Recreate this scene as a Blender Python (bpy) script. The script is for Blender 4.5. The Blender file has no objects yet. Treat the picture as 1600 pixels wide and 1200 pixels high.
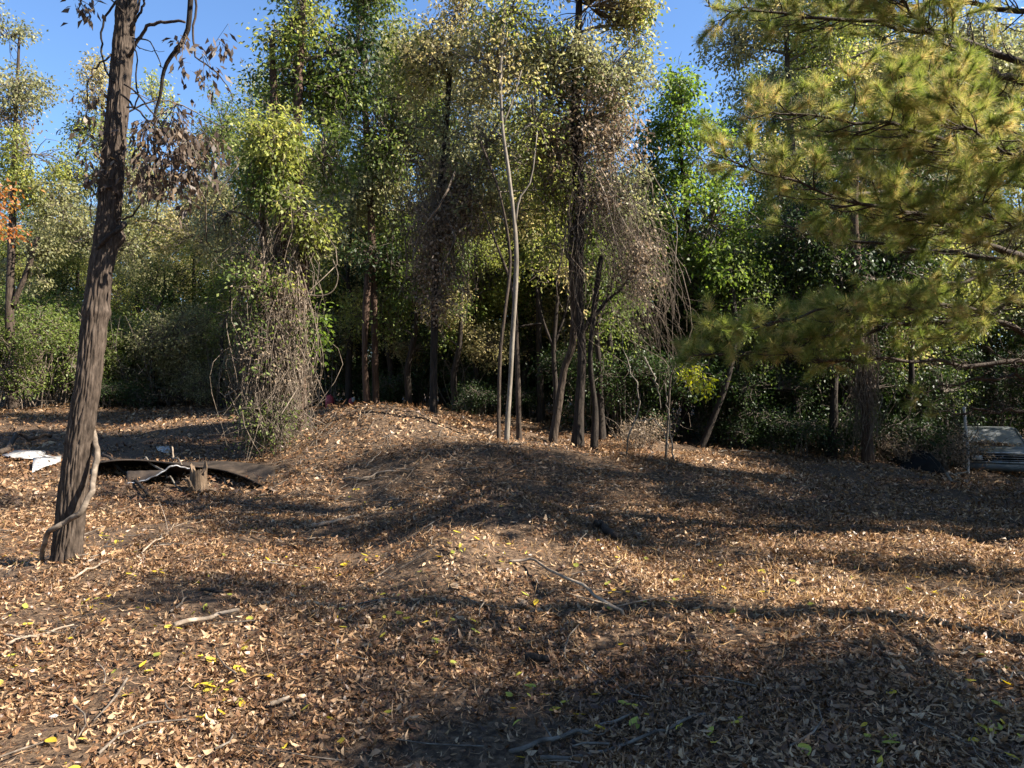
import bpy, math, random
import numpy as np
from mathutils import Vector

rng = np.random.default_rng(11)
random.seed(11)
R = math.radians
S = bpy.context.scene
COL = S.collection
TAU = 2 * math.pi

# ------------------------------------------------------------------ camera
F, CX, CY, HOR, CAMZ = 1164.0, 800.0, 600.0, 620.0, 1.6
PITCH = math.atan((HOR - CY) / F)
cam = bpy.data.cameras.new('camera')
cam.sensor_width = 36; cam.lens = 36 * F / 1600
cam.clip_start = 0.05; cam.clip_end = 600
camo = bpy.data.objects.new('camera', cam); COL.objects.link(camo)
camo.location = (0, 0, CAMZ); camo.rotation_euler = (math.pi / 2 + PITCH, 0, 0)
S.camera = camo

# ------------------------------------------------------------------ sky, sun, exposure
SUN_AZ, SUN_EL = R(101), R(41)
w = bpy.data.worlds.new('World'); S.world = w; w.use_nodes = True
nt = w.node_tree; nt.nodes.clear()
sky = nt.nodes.new('ShaderNodeTexSky'); sky.sky_type = 'NISHITA'; sky.sun_disc = False
sky.sun_elevation = SUN_EL; sky.sun_rotation = SUN_AZ
sky.air_density = 1.0; sky.dust_density = 0.0; sky.ozone_density = 7.0
bg = nt.nodes.new('ShaderNodeBackground'); bg.inputs[1].default_value = 0.074
wo = nt.nodes.new('ShaderNodeOutputWorld')
nt.links.new(sky.outputs[0], bg.inputs[0]); nt.links.new(bg.outputs[0], wo.inputs[0])
sl = bpy.data.lights.new('sun', 'SUN'); sl.energy = 5.0; sl.angle = R(0.55); sl.color = (1.0, 0.93, 0.82)
so = bpy.data.objects.new('sun', sl); COL.objects.link(so)
sv = Vector((math.cos(SUN_EL) * math.sin(SUN_AZ), math.cos(SUN_EL) * math.cos(SUN_AZ), math.sin(SUN_EL)))
so.rotation_euler = (-sv).to_track_quat('-Z', 'Y').to_euler()
so.location = sv * 60
S.view_settings.view_transform = 'Standard'; S.view_settings.look = 'None'
S.view_settings.exposure = 1.85; S.view_settings.gamma = 1.0
S.render.engine = 'CYCLES'
S.cycles.max_bounces = 6; S.cycles.diffuse_bounces = 3; S.cycles.transmission_bounces = 3
S.cycles.glossy_bounces = 2; S.cycles.transparent_max_bounces = 4
S.cycles.sample_clamp_indirect = 4
S.cycles.use_denoising = True

# ------------------------------------------------------------------ projection and noise
ca, sa = math.cos(PITCH), math.sin(PITCH)
def P(px, py, d):
    """world point seen at photo pixel (px, py), d metres in front of the camera"""
    x, u = (px - CX) / F, (CY - py) / F
    y, z = ca - sa * u, sa + ca * u
    s = d / y
    return np.array([x * s, d, CAMZ + z * s])

def vnoise(x, y, seed=0):
    x = np.asarray(x, float); y = np.asarray(y, float)
    xi = np.floor(x); yi = np.floor(y); fx = x - xi; fy = y - yi
    fx = fx * fx * (3 - 2 * fx); fy = fy * fy * (3 - 2 * fy)
    def h(a, b):
        v = np.sin(a * 127.1 + b * 311.7 + seed * 74.7) * 43758.5453
        return v - np.floor(v)
    return (h(xi, yi) * (1 - fx) * (1 - fy) + h(xi + 1, yi) * fx * (1 - fy)
            + h(xi, yi + 1) * (1 - fx) * fy + h(xi + 1, yi + 1) * fx * fy)
def fbm(x, y, seed=0, o=4):
    t = 0; a = 0.5
    for i in range(o):
        t = t + a * vnoise(np.asarray(x) * 2 ** i, np.asarray(y) * 2 ** i, seed + i); a *= 0.5
    return t

# ------------------------------------------------------------------ terrain: smooth sheet through measured points
ctl = [P(*c) for c in [
    (0, 1200, 3.2), (400, 1200, 3.2), (800, 1200, 3.2), (1200, 1200, 3.2), (1600, 1200, 3.2),
    (103, 885, 7.0), (0, 900, 6.6), (330, 900, 6.65), (560, 900, 6.6), (1200, 900, 6.7), (1600, 900, 6.7),
    (0, 745, 11.6), (150, 760, 11.5), (310, 772, 11.4), (430, 775, 11.4), (60, 690, 17), (200, 636, 26), (20, 632, 26),
    (420, 702, 15), (380, 640, 25), (470, 720, 13.5), (520, 655, 15.5), (560, 640, 17), (640, 655, 16.4), (677, 662, 16.2), (580, 700, 13.8),
    (700, 720, 12.3), (790, 683, 14.2), (862, 687, 15.9), (905, 698, 15.4), (1000, 712, 15.3), (900, 760, 11.2),
    (1100, 706, 18), (1250, 718, 18.2), (1350, 716, 18.6), (1430, 730, 18.5), (1510, 752, 18.5), (1600, 758, 18.5),
    (1300, 790, 11.5), (1600, 800, 11.6), (1100, 800, 10.4), (560, 800, 10.2), (400, 830, 8.9), (1000, 830, 9.4)]]
ctl += [np.array(c, float) for c in [(-40, 2, .2), (-40, 30, 1.2), (-15, 45, 1.4), (5, 40, 1.0), (40, 30, -.8), (20, 45, -.2), (40, 2, 0), (0, -15, 0), (20, -10, 0), (-20, -10, 0), (-12, 3, 0), (12, 3, 0), (0, 1, 0)]]
ctl = np.array(ctl)
def _tps(r2): return np.where(r2 > 0, 0.5 * r2 * np.log(np.maximum(r2, 1e-12)), 0)
_n = len(ctl)
_K = _tps(((ctl[:, None, :2] - ctl[None, :, :2]) ** 2).sum(-1)) + np.eye(_n) * 0.6
_Pm = np.c_[np.ones(_n), ctl[:, :2]]
_A = np.block([[_K, _Pm], [_Pm.T, np.zeros((3, 3))]])
_c = np.linalg.solve(_A, np.r_[ctl[:, 2], np.zeros(3)])
def gauss(x, y, cx, cy, sx, sy, a=0):
    dx, dy = x - cx, y - cy
    c, s = math.cos(a), math.sin(a)
    u, v = c * dx + s * dy, -s * dx + c * dy
    return np.exp(-(u / sx) ** 2 - (v / sy) ** 2)
def gz(x, y):
    x = np.asarray(x, float); y = np.asarray(y, float)
    sh = x.shape; X = x.ravel(); Y = y.ravel(); out = np.empty(X.size)
    for i in range(0, X.size, 20000):
        a, b = X[i:i + 20000], Y[i:i + 20000]
        r2 = (a[:, None] - ctl[None, :, 0]) ** 2 + (b[:, None] - ctl[None, :, 1]) ** 2
        out[i:i + 20000] = _tps(r2) @ _c[:_n] + _c[_n] + _c[_n + 1] * a + _c[_n + 2] * b
    rr = np.hypot(X, Y - 10); wgt = np.clip((75 - rr) / 35, 0, 1)
    out = out * wgt + 2.8 * (1 - wgt)
    near = np.clip((45 - rr) / 20, 0, 1)
    out += near * ((fbm(X * .55, Y * .55, 3) - .5) * .34 + (fbm(X * 2.3, Y * 2.3, 9, 3) - .45) * .14)
    # the low ridge of pushed-up soil in the middle of the clearing and its eroded face
    out += .55 * gauss(X, Y, -.25, 8.8, .9, 1.2, .35) + .30 * gauss(X, Y, -.60, 6.8, .5, 1.0, .2) + .10 * gauss(X, Y, .55, 6.9, .6, .9)
    out += .40 * gauss(X, Y, -2.7, 14.8, 1.5, 1.0) + .10 * gauss(X, Y, -.4, 5.0, .35, .4)
    return out.reshape(sh)
def G(px, py):
    """ground point under photo pixel"""
    d = np.arange(2.4, 60, .04)
    p = np.array([P(px, py, 1.0)])[0]
    x = p[0] * d; z = CAMZ + (p[2] - CAMZ) * d
    hit = np.nonzero(z < gz(x, d))[0]
    i = hit[0] if len(hit) else 400
    return np.array([x[i], d[i], float(gz(x[i], d[i]))])
def on(x, y, dz=0.): return np.array([x, y, float(gz(x, y)) + dz])
def base_at(px, d): return on((px - CX) / F * d, d)

# ------------------------------------------------------------------ materials
def new_mat(name):
    m = bpy.data.materials.new(name); m.use_nodes = True
    n = m.node_tree; n.nodes.clear()
    return m, n, n.nodes.new('ShaderNodeOutputMaterial')
def ramp(n, stops):
    r = n.nodes.new('ShaderNodeValToRGB')
    e = r.color_ramp.elements
    while len(e) > 1: e.remove(e[0])
    for i, c in enumerate(stops):
        pos = i / max(1, len(stops) - 1) if len(c) == 3 else c[3]
        el = e[0] if i == 0 else e.new(pos)
        el.position = pos; el.color = (*c[:3], 1)
    return r
def leaf_mat(name, stops, trans=.35, rough=.5, spec=.28):
    m, n, o = new_mat(name)
    at = n.nodes.new('ShaderNodeAttribute'); at.attribute_name = 'tone'
    rp = ramp(n, stops); n.links.new(at.outputs['Fac'], rp.inputs[0])
    pb = n.nodes.new('ShaderNodeBsdfPrincipled'); pb.inputs['Roughness'].default_value = rough
    pb.inputs['Specular IOR Level'].default_value = spec
    n.links.new(rp.outputs[0], pb.inputs['Base Color'])
    if trans > 0:
        tr = n.nodes.new('ShaderNodeBsdfTranslucent'); mx = n.nodes.new('ShaderNodeMixShader'); mx.inputs[0].default_value = trans
        hs = n.nodes.new('ShaderNodeHueSaturation'); hs.inputs['Value'].default_value = 1.5; hs.inputs['Saturation'].default_value = 1.1
        n.links.new(rp.outputs[0], hs.inputs['Color']); n.links.new(hs.outputs[0], tr.inputs[0])
        n.links.new(pb.outputs[0], mx.inputs[1]); n.links.new(tr.outputs[0], mx.inputs[2]); n.links.new(mx.outputs[0], o.inputs[0])
    else: n.links.new(pb.outputs[0], o.inputs[0])
    return m
def noise_mat(name, stops, scale=8., stretch=(1, 1, 1), bump=.4, bdist=.02, rough=.85, metal=0., detail=6., lo=.3, hi=.7, spec=.25):
    m, n, o = new_mat(name)
    tc = n.nodes.new('ShaderNodeTexCoord'); mp = n.nodes.new('ShaderNodeMapping'); mp.inputs['Scale'].default_value = stretch
    n.links.new(tc.outputs['Object'], mp.inputs[0])
    ns = n.nodes.new('ShaderNodeTexNoise'); ns.inputs['Scale'].default_value = scale; ns.inputs['Detail'].default_value = detail
    ns.inputs['Roughness'].default_value = .65
    n.links.new(mp.outputs[0], ns.inputs['Vector'])
    mr = n.nodes.new('ShaderNodeMapRange'); mr.inputs[1].default_value = lo; mr.inputs[2].default_value = hi
    n.links.new(ns.outputs['Fac'], mr.inputs[0])
    rp = ramp(n, stops); n.links.new(mr.outputs[0], rp.inputs[0])
    pb = n.nodes.new('ShaderNodeBsdfPrincipled'); pb.inputs['Roughness'].default_value = rough; pb.inputs['Metallic'].default_value = metal
    pb.inputs['Specular IOR Level'].default_value = spec
    n.links.new(rp.outputs[0], pb.inputs['Base Color'])
    b = n.nodes.new('ShaderNodeBump'); b.inputs['Strength'].default_value = bump; b.inputs['Distance'].default_value = bdist
    n.links.new(ns.outputs['Fac'], b.inputs['Height']); n.links.new(b.outputs[0], pb.inputs['Normal'])
    n.links.new(pb.outputs[0], o.inputs[0])
    return m
M = {}
M['green'] = leaf_mat('leaf_green', [(0.04, 0.065, 0.016), (0.08, 0.115, 0.026), (0.15, 0.19, 0.045), (0.25, 0.27, 0.08)], 0.45)
M['shadegreen'] = leaf_mat('leaf_shade_green', [(.012, .022, .007), (.02, .038, .01), (.036, .062, .014), (.075, .10, .03)], .25)  # dark green, darkened further to put the understory shade into the colour
M['yellowgreen'] = leaf_mat('leaf_yellow_green', [(0.09, 0.115, 0.028), (0.18, 0.21, 0.05), (0.31, 0.32, 0.085), (0.46, 0.41, 0.13)], 0.48)
M['olive'] = leaf_mat('leaf_olive', [(0.09, 0.1, 0.045), (0.18, 0.185, 0.085), (0.29, 0.28, 0.13), (0.42, 0.37, 0.2)], 0.48)
M['autumn'] = leaf_mat('leaf_autumn', [(0.13, 0.13, 0.05), (0.26, 0.24, 0.1), (0.42, 0.35, 0.16), (0.54, 0.42, 0.23)], 0.48)
M['bright'] = leaf_mat('leaf_bright_green', [(0.045, 0.08, 0.015), (0.1, 0.155, 0.028), (0.18, 0.24, 0.045), (0.28, 0.33, 0.08)], 0.5)
M['lime'] = leaf_mat('leaf_lime', [(.2, .27, .03), (.34, .36, .04), (.5, .45, .05)], .45)
M['orange'] = leaf_mat('leaf_orange', [(.28, .1, .04), (.4, .16, .05), (.45, .27, .08)], .4)
M['dead'] = leaf_mat('leaf_dead', [(0.08, 0.056, 0.037), (0.18, 0.13, 0.085), (0.31, 0.23, 0.155), (0.44, 0.345, 0.245)], 0.35)
M['deaddark'] = leaf_mat('leaf_dead_dark', [(.035, .025, .02), (.07, .048, .035), (.12, .085, .06), (.22, .15, .08)], .25)
M['needle'] = leaf_mat('pine_needle', [(0.075, 0.115, 0.028), (0.14, 0.185, 0.042), (0.26, 0.28, 0.07), (0.44, 0.37, 0.14), (0.58, 0.42, 0.2)], 0.42)
M['bark'] = noise_mat('bark_grey_brown', [(.018, .012, .008), (.05, .035, .025), (.10, .073, .053)], 6, (5, 5, .7), .9, .03)
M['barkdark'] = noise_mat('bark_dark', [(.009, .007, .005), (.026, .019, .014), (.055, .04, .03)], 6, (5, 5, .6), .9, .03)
M['barkpale'] = noise_mat('bark_pale', [(.08, .065, .05), (.165, .138, .108), (.28, .24, .19)], 5, (3, 3, .7), .6, .015)
M['barkred'] = noise_mat('bark_red_brown', [(.025, .014, .009), (.065, .038, .025), (.125, .078, .052)], 5, (6, 6, .5), .9, .03)
M['twig'] = noise_mat('twig_bark', [(.04, .031, .024), (.12, .095, .073), (.24, .2, .155)], 12, (1, 1, 1), .3, .01)
M['vine'] = noise_mat('vine_bark', [(.05, .037, .027), (.14, .107, .078), (.29, .23, .175)], 10, (1, 1, 1), .3, .01)
M['stick'] = noise_mat('weathered_wood', [(.11, .08, .055), (.25, .19, .135), (.4, .32, .24)], 9, (1, 1, 1), .4, .008)

def litter_mat():
    return leaf_mat('dry_leaf', [(.023, .0105, .005), (.085, .04, .018), (.18, .094, .045), (.305, .178, .09), (.43, .28, .155), (.58, .42, .26)], .15, .42, .4)
M['litter'] = litter_mat()
M['yellowleaf'] = leaf_mat('fallen_yellow_leaf', [(.55, .38, .03), (.62, .46, .05), (.45, .42, .07), (.3, .34, .06)], .3)
M['straw'] = leaf_mat('dry_needles', [(.16, .09, .04), (.32, .19, .08), (.5, .33, .15)], .1)
def soil_mat():
    m = noise_mat('forest_soil', [(.022, .013, .008), (.06, .037, .022), (.125, .08, .047), (.2, .13, .08)], 22, (1, 1, 1), 1.0, .03, detail=10, lo=.33, hi=.7)
    return m
M['soil'] = soil_mat()

# ------------------------------------------------------------------ mesh building
class MB:
    def __init__(s): s.v = []; s.q = []; s.t = []; s.tq = []; s.tt = []; s.n = 0
    def add(s, v, quads=None, tris=None, tone=None):
        v = np.asarray(v, np.float32).reshape(-1, 3)
        for arr, dst, td in ((quads, s.q, s.tq), (tris, s.t, s.tt)):
            if arr is None or len(arr) == 0: continue
            arr = np.asarray(arr, np.int64); dst.append(arr + s.n)
            tn = np.full(len(arr), .5) if tone is None else np.broadcast_to(np.asarray(tone, float), (len(arr),))
            td.append(tn)
        s.v.append(v); s.n += len(v)
    def build(s, name, mat, parent=None, smooth=False, origin=None, kind=None):
        me = bpy.data.meshes.new(name)
        v = np.concatenate(s.v) if s.v else np.zeros((0, 3), np.float32)
        if origin is not None: v = v - np.asarray(origin, np.float32)
        q = np.concatenate(s.q) if s.q else np.zeros((0, 4), np.int64)
        t = np.concatenate(s.t) if s.t else np.zeros((0, 3), np.int64)
        tone = np.concatenate(s.tq + s.tt) if (s.tq or s.tt) else np.zeros(0)
        me.vertices.add(len(v)); me.vertices.foreach_set('co', v.astype(np.float32).ravel())
        nl = q.size + t.size
        me.loops.add(nl); me.loops.foreach_set('vertex_index', np.r_[q.ravel(), t.ravel()].astype(np.int32))
        nf = len(q) + len(t); me.polygons.add(nf)
        st = np.r_[np.arange(len(q)) * 4, len(q) * 4 + np.arange(len(t)) * 3].astype(np.int32)
        me.polygons.foreach_set('loop_start', st)
        at = me.attributes.new('tone', 'FLOAT', 'FACE'); at.data.foreach_set('value', tone.astype(np.float32))
        if smooth: me.polygons.foreach_set('use_smooth', np.ones(nf, bool))
        me.update(calc_edges=True)
        me.materials.append(mat)
        o = bpy.data.objects.new(name, me); COL.objects.link(o)
        if parent is not None: o.parent = parent
        if kind: o['kind'] = kind
        return o
def tag(o, label=None, cat=None, group=None, kind=None):
    if label: o['label'] = label
    if cat: o['category'] = cat
    if group: o['group'] = group
    if kind: o['kind'] = kind
    return o
def thing(name, label, cat, loc, group=None):
    o = bpy.data.objects.new(name, None); COL.objects.link(o); o.location = tuple(float(a) for a in loc)
    o.empty_display_size = .2
    return tag(o, label, cat, group)
def dup(o, loc=None, rz=0, sc=1., label=None, group=None, parent=None):
    c = o.copy(); COL.objects.link(c)
    if parent is not None: c.parent = parent
    else:
        c.location = tuple(float(a) for a in loc); c.rotation_euler = (0, 0, rz); c.scale = (sc, sc, sc) if np.isscalar(sc) else sc
        if label: c['label'] = label
        if group: c['group'] = group
    for ch in list(o.children): dup(ch, parent=c)
    return c

def spline(pts, n):
    """Catmull-Rom through control rows (any number of columns)"""
    p = np.asarray(pts, float)
    if len(p) == 2: return p[0] + (p[1] - p[0]) * np.linspace(0, 1, n)[:, None]
    p = np.vstack([2 * p[0] - p[1], p, 2 * p[-1] - p[-2]])
    t = np.linspace(0, len(p) - 3 - 1e-6, n); i = t.astype(int); f = (t - i)[:, None]
    a, b, c, d = p[i], p[i + 1], p[i + 2], p[i + 3]
    return .5 * (2 * b + (c - a) * f + (2 * a - 5 * b + 4 * c - d) * f ** 2 + (3 * b - a - 3 * c + d) * f ** 3)
def tube(mb, path, rad, sides=6, tone=None, lump=0., seed=0, cap=True):
    path = np.asarray(path, float); n = len(path)
    rad = np.broadcast_to(np.asarray(rad, float), (n,))
    tg = np.gradient(path, axis=0); tg /= np.linalg.norm(tg, axis=1)[:, None] + 1e-9
    ref = np.array([0, 0, 1.]) if abs(tg[:, 2]).mean() < .75 else np.array([1., 0, 0])
    u = np.cross(tg, ref); u /= np.linalg.norm(u, axis=1)[:, None] + 1e-9
    v = np.cross(tg, u)
    a = np.arange(sides) / sides * TAU
    rr = rad[:, None] * np.ones((1, sides))
    if lump:
        s = np.r_[0, np.cumsum(np.linalg.norm(np.diff(path, axis=0), axis=1))]
        rr = rr * (1 + lump * (2 * vnoise(np.cos(a)[None] * 1.7 + 5 + s[:, None] * .2, np.sin(a)[None] * 1.7 + s[:, None] * 1.6, seed) - 1))
    V = path[:, None] + rr[..., None] * (np.cos(a)[None, :, None] * u[:, None] + np.sin(a)[None, :, None] * v[:, None])
    i = np.arange(n - 1)[:, None] * sides; j = np.arange(sides)[None]; k = (j + 1) % sides
    q = np.stack([i + j, i + k, i + sides + k, i + sides + j], -1).reshape(-1, 4)
    tr = None
    V = V.reshape(-1, 3)
    if cap:
        e = np.arange(1, sides - 1)
        b = (n - 1) * sides
        tr = np.r_[np.c_[np.zeros_like(e), e + 1, e], np.c_[np.full_like(e, b), b + e, b + e + 1]]
    mb.add(V, q, tr, tone)
def unit(v): return v / (np.linalg.norm(v, axis=-1, keepdims=True) + 1e-9)
def leaves(mb, c, axis, ln, wd, tone, up=.6, fold=.18):
    """one folded rhombic leaf at every row of c, pointing along axis"""
    n = len(c); axis = unit(axis)
    nr = unit(rng.normal(size=(n, 3)) + np.array([0, 0, up * 2]))
    side = unit(np.cross(axis, nr)); nn = np.cross(side, axis)
    ln = np.broadcast_to(ln, (n,))[:, None]; wd = np.broadcast_to(wd, (n,))[:, None]
    lift = nn * wd * fold * rng.uniform(-.5, 1.6, (n, 1))
    mid = c + axis * ln * .45
    V = np.stack([c, mid + side * wd * .5 + lift, c + axis * ln - nn * ln * .12, mid - side * wd * .5 + lift], 1)
    mb.add(V.reshape(-1, 3), np.arange(n * 4).reshape(n, 4), None, tone)

def blob_clusters(c, r, n):
    """cluster centres in an ellipsoid, crowded towards the outside, left out where a noise field is low"""
    out = []; tries = 0
    while len(out) < n:
        tries += 1
        p = unit(rng.normal(size=(n * 3, 3))) * (rng.uniform(.05, 1, (n * 3, 1)) ** .45)
        p *= 1 + .3 * (vnoise(p[:, 0] * 2 + c[0], p[:, 2] * 2 + c[1], 5)[:, None] - .5)
        w3 = p * r + c
        k = vnoise(w3[:, 0] * 1.1 + w3[:, 1] * .7, w3[:, 2] * 1.1 - w3[:, 1] * .5, 2) > .45 - .05 * tries
        out.extend(list(w3[k]))
    return np.array(out[:n])
def foliage(lb, tb, c, r, k=3., ln=.10, ratio=.55, per=20, spread=.17, droop=.5, hub=None, tone=(0, 1), twigs=True, twig_r=.014):
    """leaves of one limb into lb, its twigs into tb"""
    r = np.asarray(r, float); A = math.pi * r[0] * r[2]
    n = int(k * A / (ln * ln * ratio * .5)); m = max(3, n // per)
    cl = blob_clusters(np.asarray(c, float), r, m)
    hub = np.asarray(c if hub is None else hub, float)
    ci = np.repeat(np.arange(m), per)
    sp = spread * rng.uniform(.6, 1.4, m)
    off = rng.normal(size=(m * per, 3)) * np.array([1, 1, .65]) * sp[ci][:, None]
    pos = cl[ci] + off
    ax = unit(off) * .7 + rng.normal(size=off.shape) * .5 + np.array([0, 0, -droop])
    ct = rng.uniform(tone[0], tone[1], m)
    tn = np.clip(ct[ci] * .55 + rng.uniform(tone[0], tone[1], m * per) * .45 + rng.normal(size=m * per) * .06, 0, 1)
    leaves(lb, pos, ax, ln * rng.uniform(.65, 1.25, m * per), ln * ratio * rng.uniform(.7, 1.2, m * per), tn)
    if twigs and tb is not None:
        for q in cl:
            e = q - hub; L = np.linalg.norm(e)
            s = hub + e * rng.uniform(0, .45)
            mid = (s + q) / 2 + rng.normal(size=3) * L * .09 + np.array([0, 0, .06 * L])
            tube(tb, spline([s, mid, q], 5), np.linspace(twig_r, twig_r * .35, 5), 3, cap=False)
            e2 = q + unit(rng.normal(size=3) + np.array([0, 0, -.2])) * rng.uniform(.15, .5) * min(1., spread / .17)
            tube(tb, np.stack([q - (e2 - q) * .3, (q + e2) / 2 + rng.normal(size=3) * .04, e2]), [twig_r * .4, twig_r * .35, twig_r * .2], 3, cap=False)

def px_blob(px, py, d, rx, ry, rd=None):
    k = d / F
    return P(px, py, d), np.array([rx * k, (rd if rd is not None else (rx + ry) / 2 * k), ry * k])

def trunk_px(pts, d=None):
    """rows (px, py, depth, width_px) -> xyz + radius"""
    return np.array([[*P(a, b, dd), wp / F * dd / 2] for a, b, dd, wp in pts])

def build_tree(name, label, cat, trunks, blobs, bark='bark', group=None, sides=12, sink=.25, vines=None, mats=None):
    """trunks: list of rows xyz+radius; blobs: dicts(c, r, mat, k, ...); limbs run from the nearest trunk to each blob"""
    b0 = np.array(trunks[0][0][:3])
    t = thing(name, label, cat, b0, group)
    paths = []
    for i, tr in enumerate(trunks):
        tr = np.array(tr, float)
        if i == 0 or tr[0][2] < b0[2] + .5:
            first = tr[0].copy(); first[2] -= sink; first[3] *= 1.12
            second = tr[0].copy(); second[2] += .05; second[3] *= 1.05
            tr = np.vstack([first, second, tr[1:]])
        L = np.linalg.norm(np.diff(tr[:, :3], axis=0), axis=1).sum()
        p = spline(tr, max(8, int(L * 5))); p[:, 3] = np.maximum(p[:, 3], .006)
        mb = MB(); tube(mb, p[:, :3], p[:, 3], sides, lump=.14, seed=i + len(label))
        mb.build('trunk', M[bark], t, True, b0)
        paths.append(p)
    allp = np.vstack(paths)
    by = {}
    for bl in blobs:
        c, r = np.array(bl['c'], float), np.array(bl['r'], float)
        lb = by.setdefault(bl.get('mat', 'green'), MB())
        tb = MB()
        # attach: a trunk point lower than the clump, near to it
        dd = np.linalg.norm(allp[:, :3] - c, axis=1) + np.where(allp[:, 2] > c[2] - .1 * r[2], 1.5, 0) + np.where(allp[:, 2] < b0[2] + 1.0, 3, 0)
        a = allp[dd.argmin()]
        if bl.get('limb', True):
            L = np.linalg.norm(c - a[:3]); r0 = min(a[3] * .6, .02 + .018 * L)
            mid = (a[:3] + c) / 2 + rng.normal(size=3) * L * .1 + np.array([0, 0, .08 * L])
            tube(tb, spline([a[:3], mid, c], 10), np.linspace(r0, r0 * .4, 10), 6, cap=False)
        foliage(lb, tb, c, r, **{k: v for k, v in bl.items() if k not in ('c', 'r', 'mat', 'limb')})
        if tb.n: tb.build('branch', M['twig' if bark != 'barkpale' else 'barkpale'], t, False, b0)
    for mname, lb in by.items():
        lb.build('crown' if mname not in ('dead', 'deaddark') else 'dead_leaves', M[mname], t, False, b0)
    if vines is not None: vines(t, b0)
    return t
def B(px, py, d, rx, ry, mat='green', **k):
    c, r = px_blob(px, py, d, rx, ry, k.pop('rd', None)); return dict(c=c, r=r, mat=mat, **k)

# ------------------------------------------------------------------ ground
def axis_coords(lo, hi, step, far, g=1.22):
    a = list(np.arange(lo, hi + 1e-6, step)); s = step
    while a[-1] < far: s *= g; a.append(a[-1] + s)
    s = step
    while a[0] > -far: s *= g; a.insert(0, a[0] - s)
    return np.array(a)
xs = axis_coords(-13, 15, .11, 230); ys = axis_coords(1.5, 21, .11, 230)
XX, YY = np.meshgrid(xs, ys)
ZZ = gz(XX, YY)
mb = MB(); nx, ny = len(xs), len(ys)
ii = (np.arange(ny - 1)[:, None] * nx + np.arange(nx - 1)[None]).ravel()
mb.add(np.stack([XX, YY, ZZ], -1), np.c_[ii, ii + 1, ii + nx + 1, ii + nx])
ground = mb.build('ground', M['soil'], None, True)
tag(ground, 'brown leaf strewn soil of the woodland clearing', None, None, 'structure')

def bare(x, y):
    """1 where soil shows through the leaves"""
    b = np.clip((fbm(x * .9 + 3, y * .9, 21) - .53) * 7, 0, .85)
    b = np.maximum(b, .75 * np.clip((fbm(x * .8, y * .8, 52) - .40) * 6, 0, 1) * gauss(x, y, -2., 13.2, 2.6, 2.2))
    b = np.maximum(b, .93 * gauss(x, y, -.85, 6.35, .33, .5, .3) ** .6)
    b = np.maximum(b, .85 * gauss(x, y, -.05, 6.9, .3, .35) ** .7)
    b = np.maximum(b, .8 * gauss(x, y, -3.55, 6.55, .2, .2) ** .7)
    b = np.maximum(b, .8 * gauss(x, y, -.38, 3.95, .22, .3) ** .7)
    return b
def gnormal(x, y):
    e = .06
    a = (gz(x + e, y) - gz(x - e, y)) / (2 * e); b = (gz(x, y + e) - gz(x, y - e)) / (2 * e)
    return unit(np.stack([-a, -b, np.ones_like(a)], -1))
def wedge(r0, r1, n, half=R(43)):
    r = np.sqrt(rng.uniform(r0 * r0, r1 * r1, n)); a = rng.uniform(-half, half, n)
    return r * np.sin(a), r * np.cos(a) - .2
def curled(mb, x, y, ln, wd, tone, lift, tilt=.45, four=True):
    n = len(x); nr = unit(gnormal(x, y) + rng.normal(size=(n, 3)) * tilt)
    th = rng.uniform(0, TAU, n); h = np.stack([np.cos(th), np.sin(th), np.zeros(n)], -1)
    ax = unit(h - nr * (h * nr).sum(1, keepdims=True)); sd = np.cross(nr, ax)
    c = np.stack([x, y, gz(x, y) + lift], -1)
    ln = ln[:, None]; wd = wd[:, None]
    cu = rng.uniform(-.25, .6, (n, 1)) * ln; cw = rng.uniform(-.3, .9, (n, 1)) * wd
    if four:
        def row(t, ww, s): return c + ax * ln * (t - .5) + nr * (cu * (2 * t - 1) ** 2 + cw * ww) + sd * wd * s * ww
        V = np.stack([row(0, 0, 0), row(.33, .5, -1), row(.33, .42, 1), row(.7, .36, -1), row(.7, .42, 1), row(1, 0, 0)], 1)
        o = np.arange(n)[:, None] * 6
        mb.add(V.reshape(-1, 3), o + np.array([[1, 2, 4, 3]]), np.vstack([o + np.array([[0, 2, 1]]), o + np.array([[3, 4, 5]])]), None)
        mb.tq[-1] = tone; mb.tt[-1] = np.r_[tone, tone]
    else:
        V = np.stack([c - ax * ln * .5 + nr * cu, c + sd * wd * .5 + nr * cw, c + ax * ln * .5 + nr * cu, c - sd * wd * .5 + nr * cw], 1)
        mb.add(V.reshape(-1, 3), np.arange(n * 4).reshape(n, 4), None, tone)
def scatter(mb, r0, r1, dens, l0, l1, four, lift=.012, keep=None):
    n = int(R(43) * (r1 * r1 - r0 * r0) * dens)
    x, y = wedge(r0, r1, n)
    k = rng.uniform(size=n) > bare(x, y)
    if keep is not None: k &= keep(x, y)
    x, y = x[k], y[k]; n = len(x)
    ln = l0 * .8 + (l1 * 1.15 - l0 * .8) * rng.uniform(0, 1, n) ** 1.7; wd = ln * np.where(rng.uniform(size=n) < .6, rng.uniform(.14, .3, n), rng.uniform(.3, .52, n)); ln = ln * np.where(rng.uniform(size=n) < .06, 1.5, 1.)
    patch = fbm(x * .7, y * .7, 41)
    tone = np.clip(rng.beta(1.3, 1.5, n) * .85 + (patch - .35) * .5, 0, 1)
    curled(mb, x, y, ln, wd, tone, rng.uniform(0, lift * 2.2, n), .48, four)
lit = MB()
scatter(lit, 2.4, 5, 4800, .016, .056, True)
scatter(lit, 5, 8, 2600, .021, .064, True)
scatter(lit, 8, 12, 1600, .03, .075, False, .02)
scatter(lit, 12, 18, 420, .05, .11, False, .03)
scatter(lit, 18, 30, 75, .09, .16, False, .03)
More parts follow.
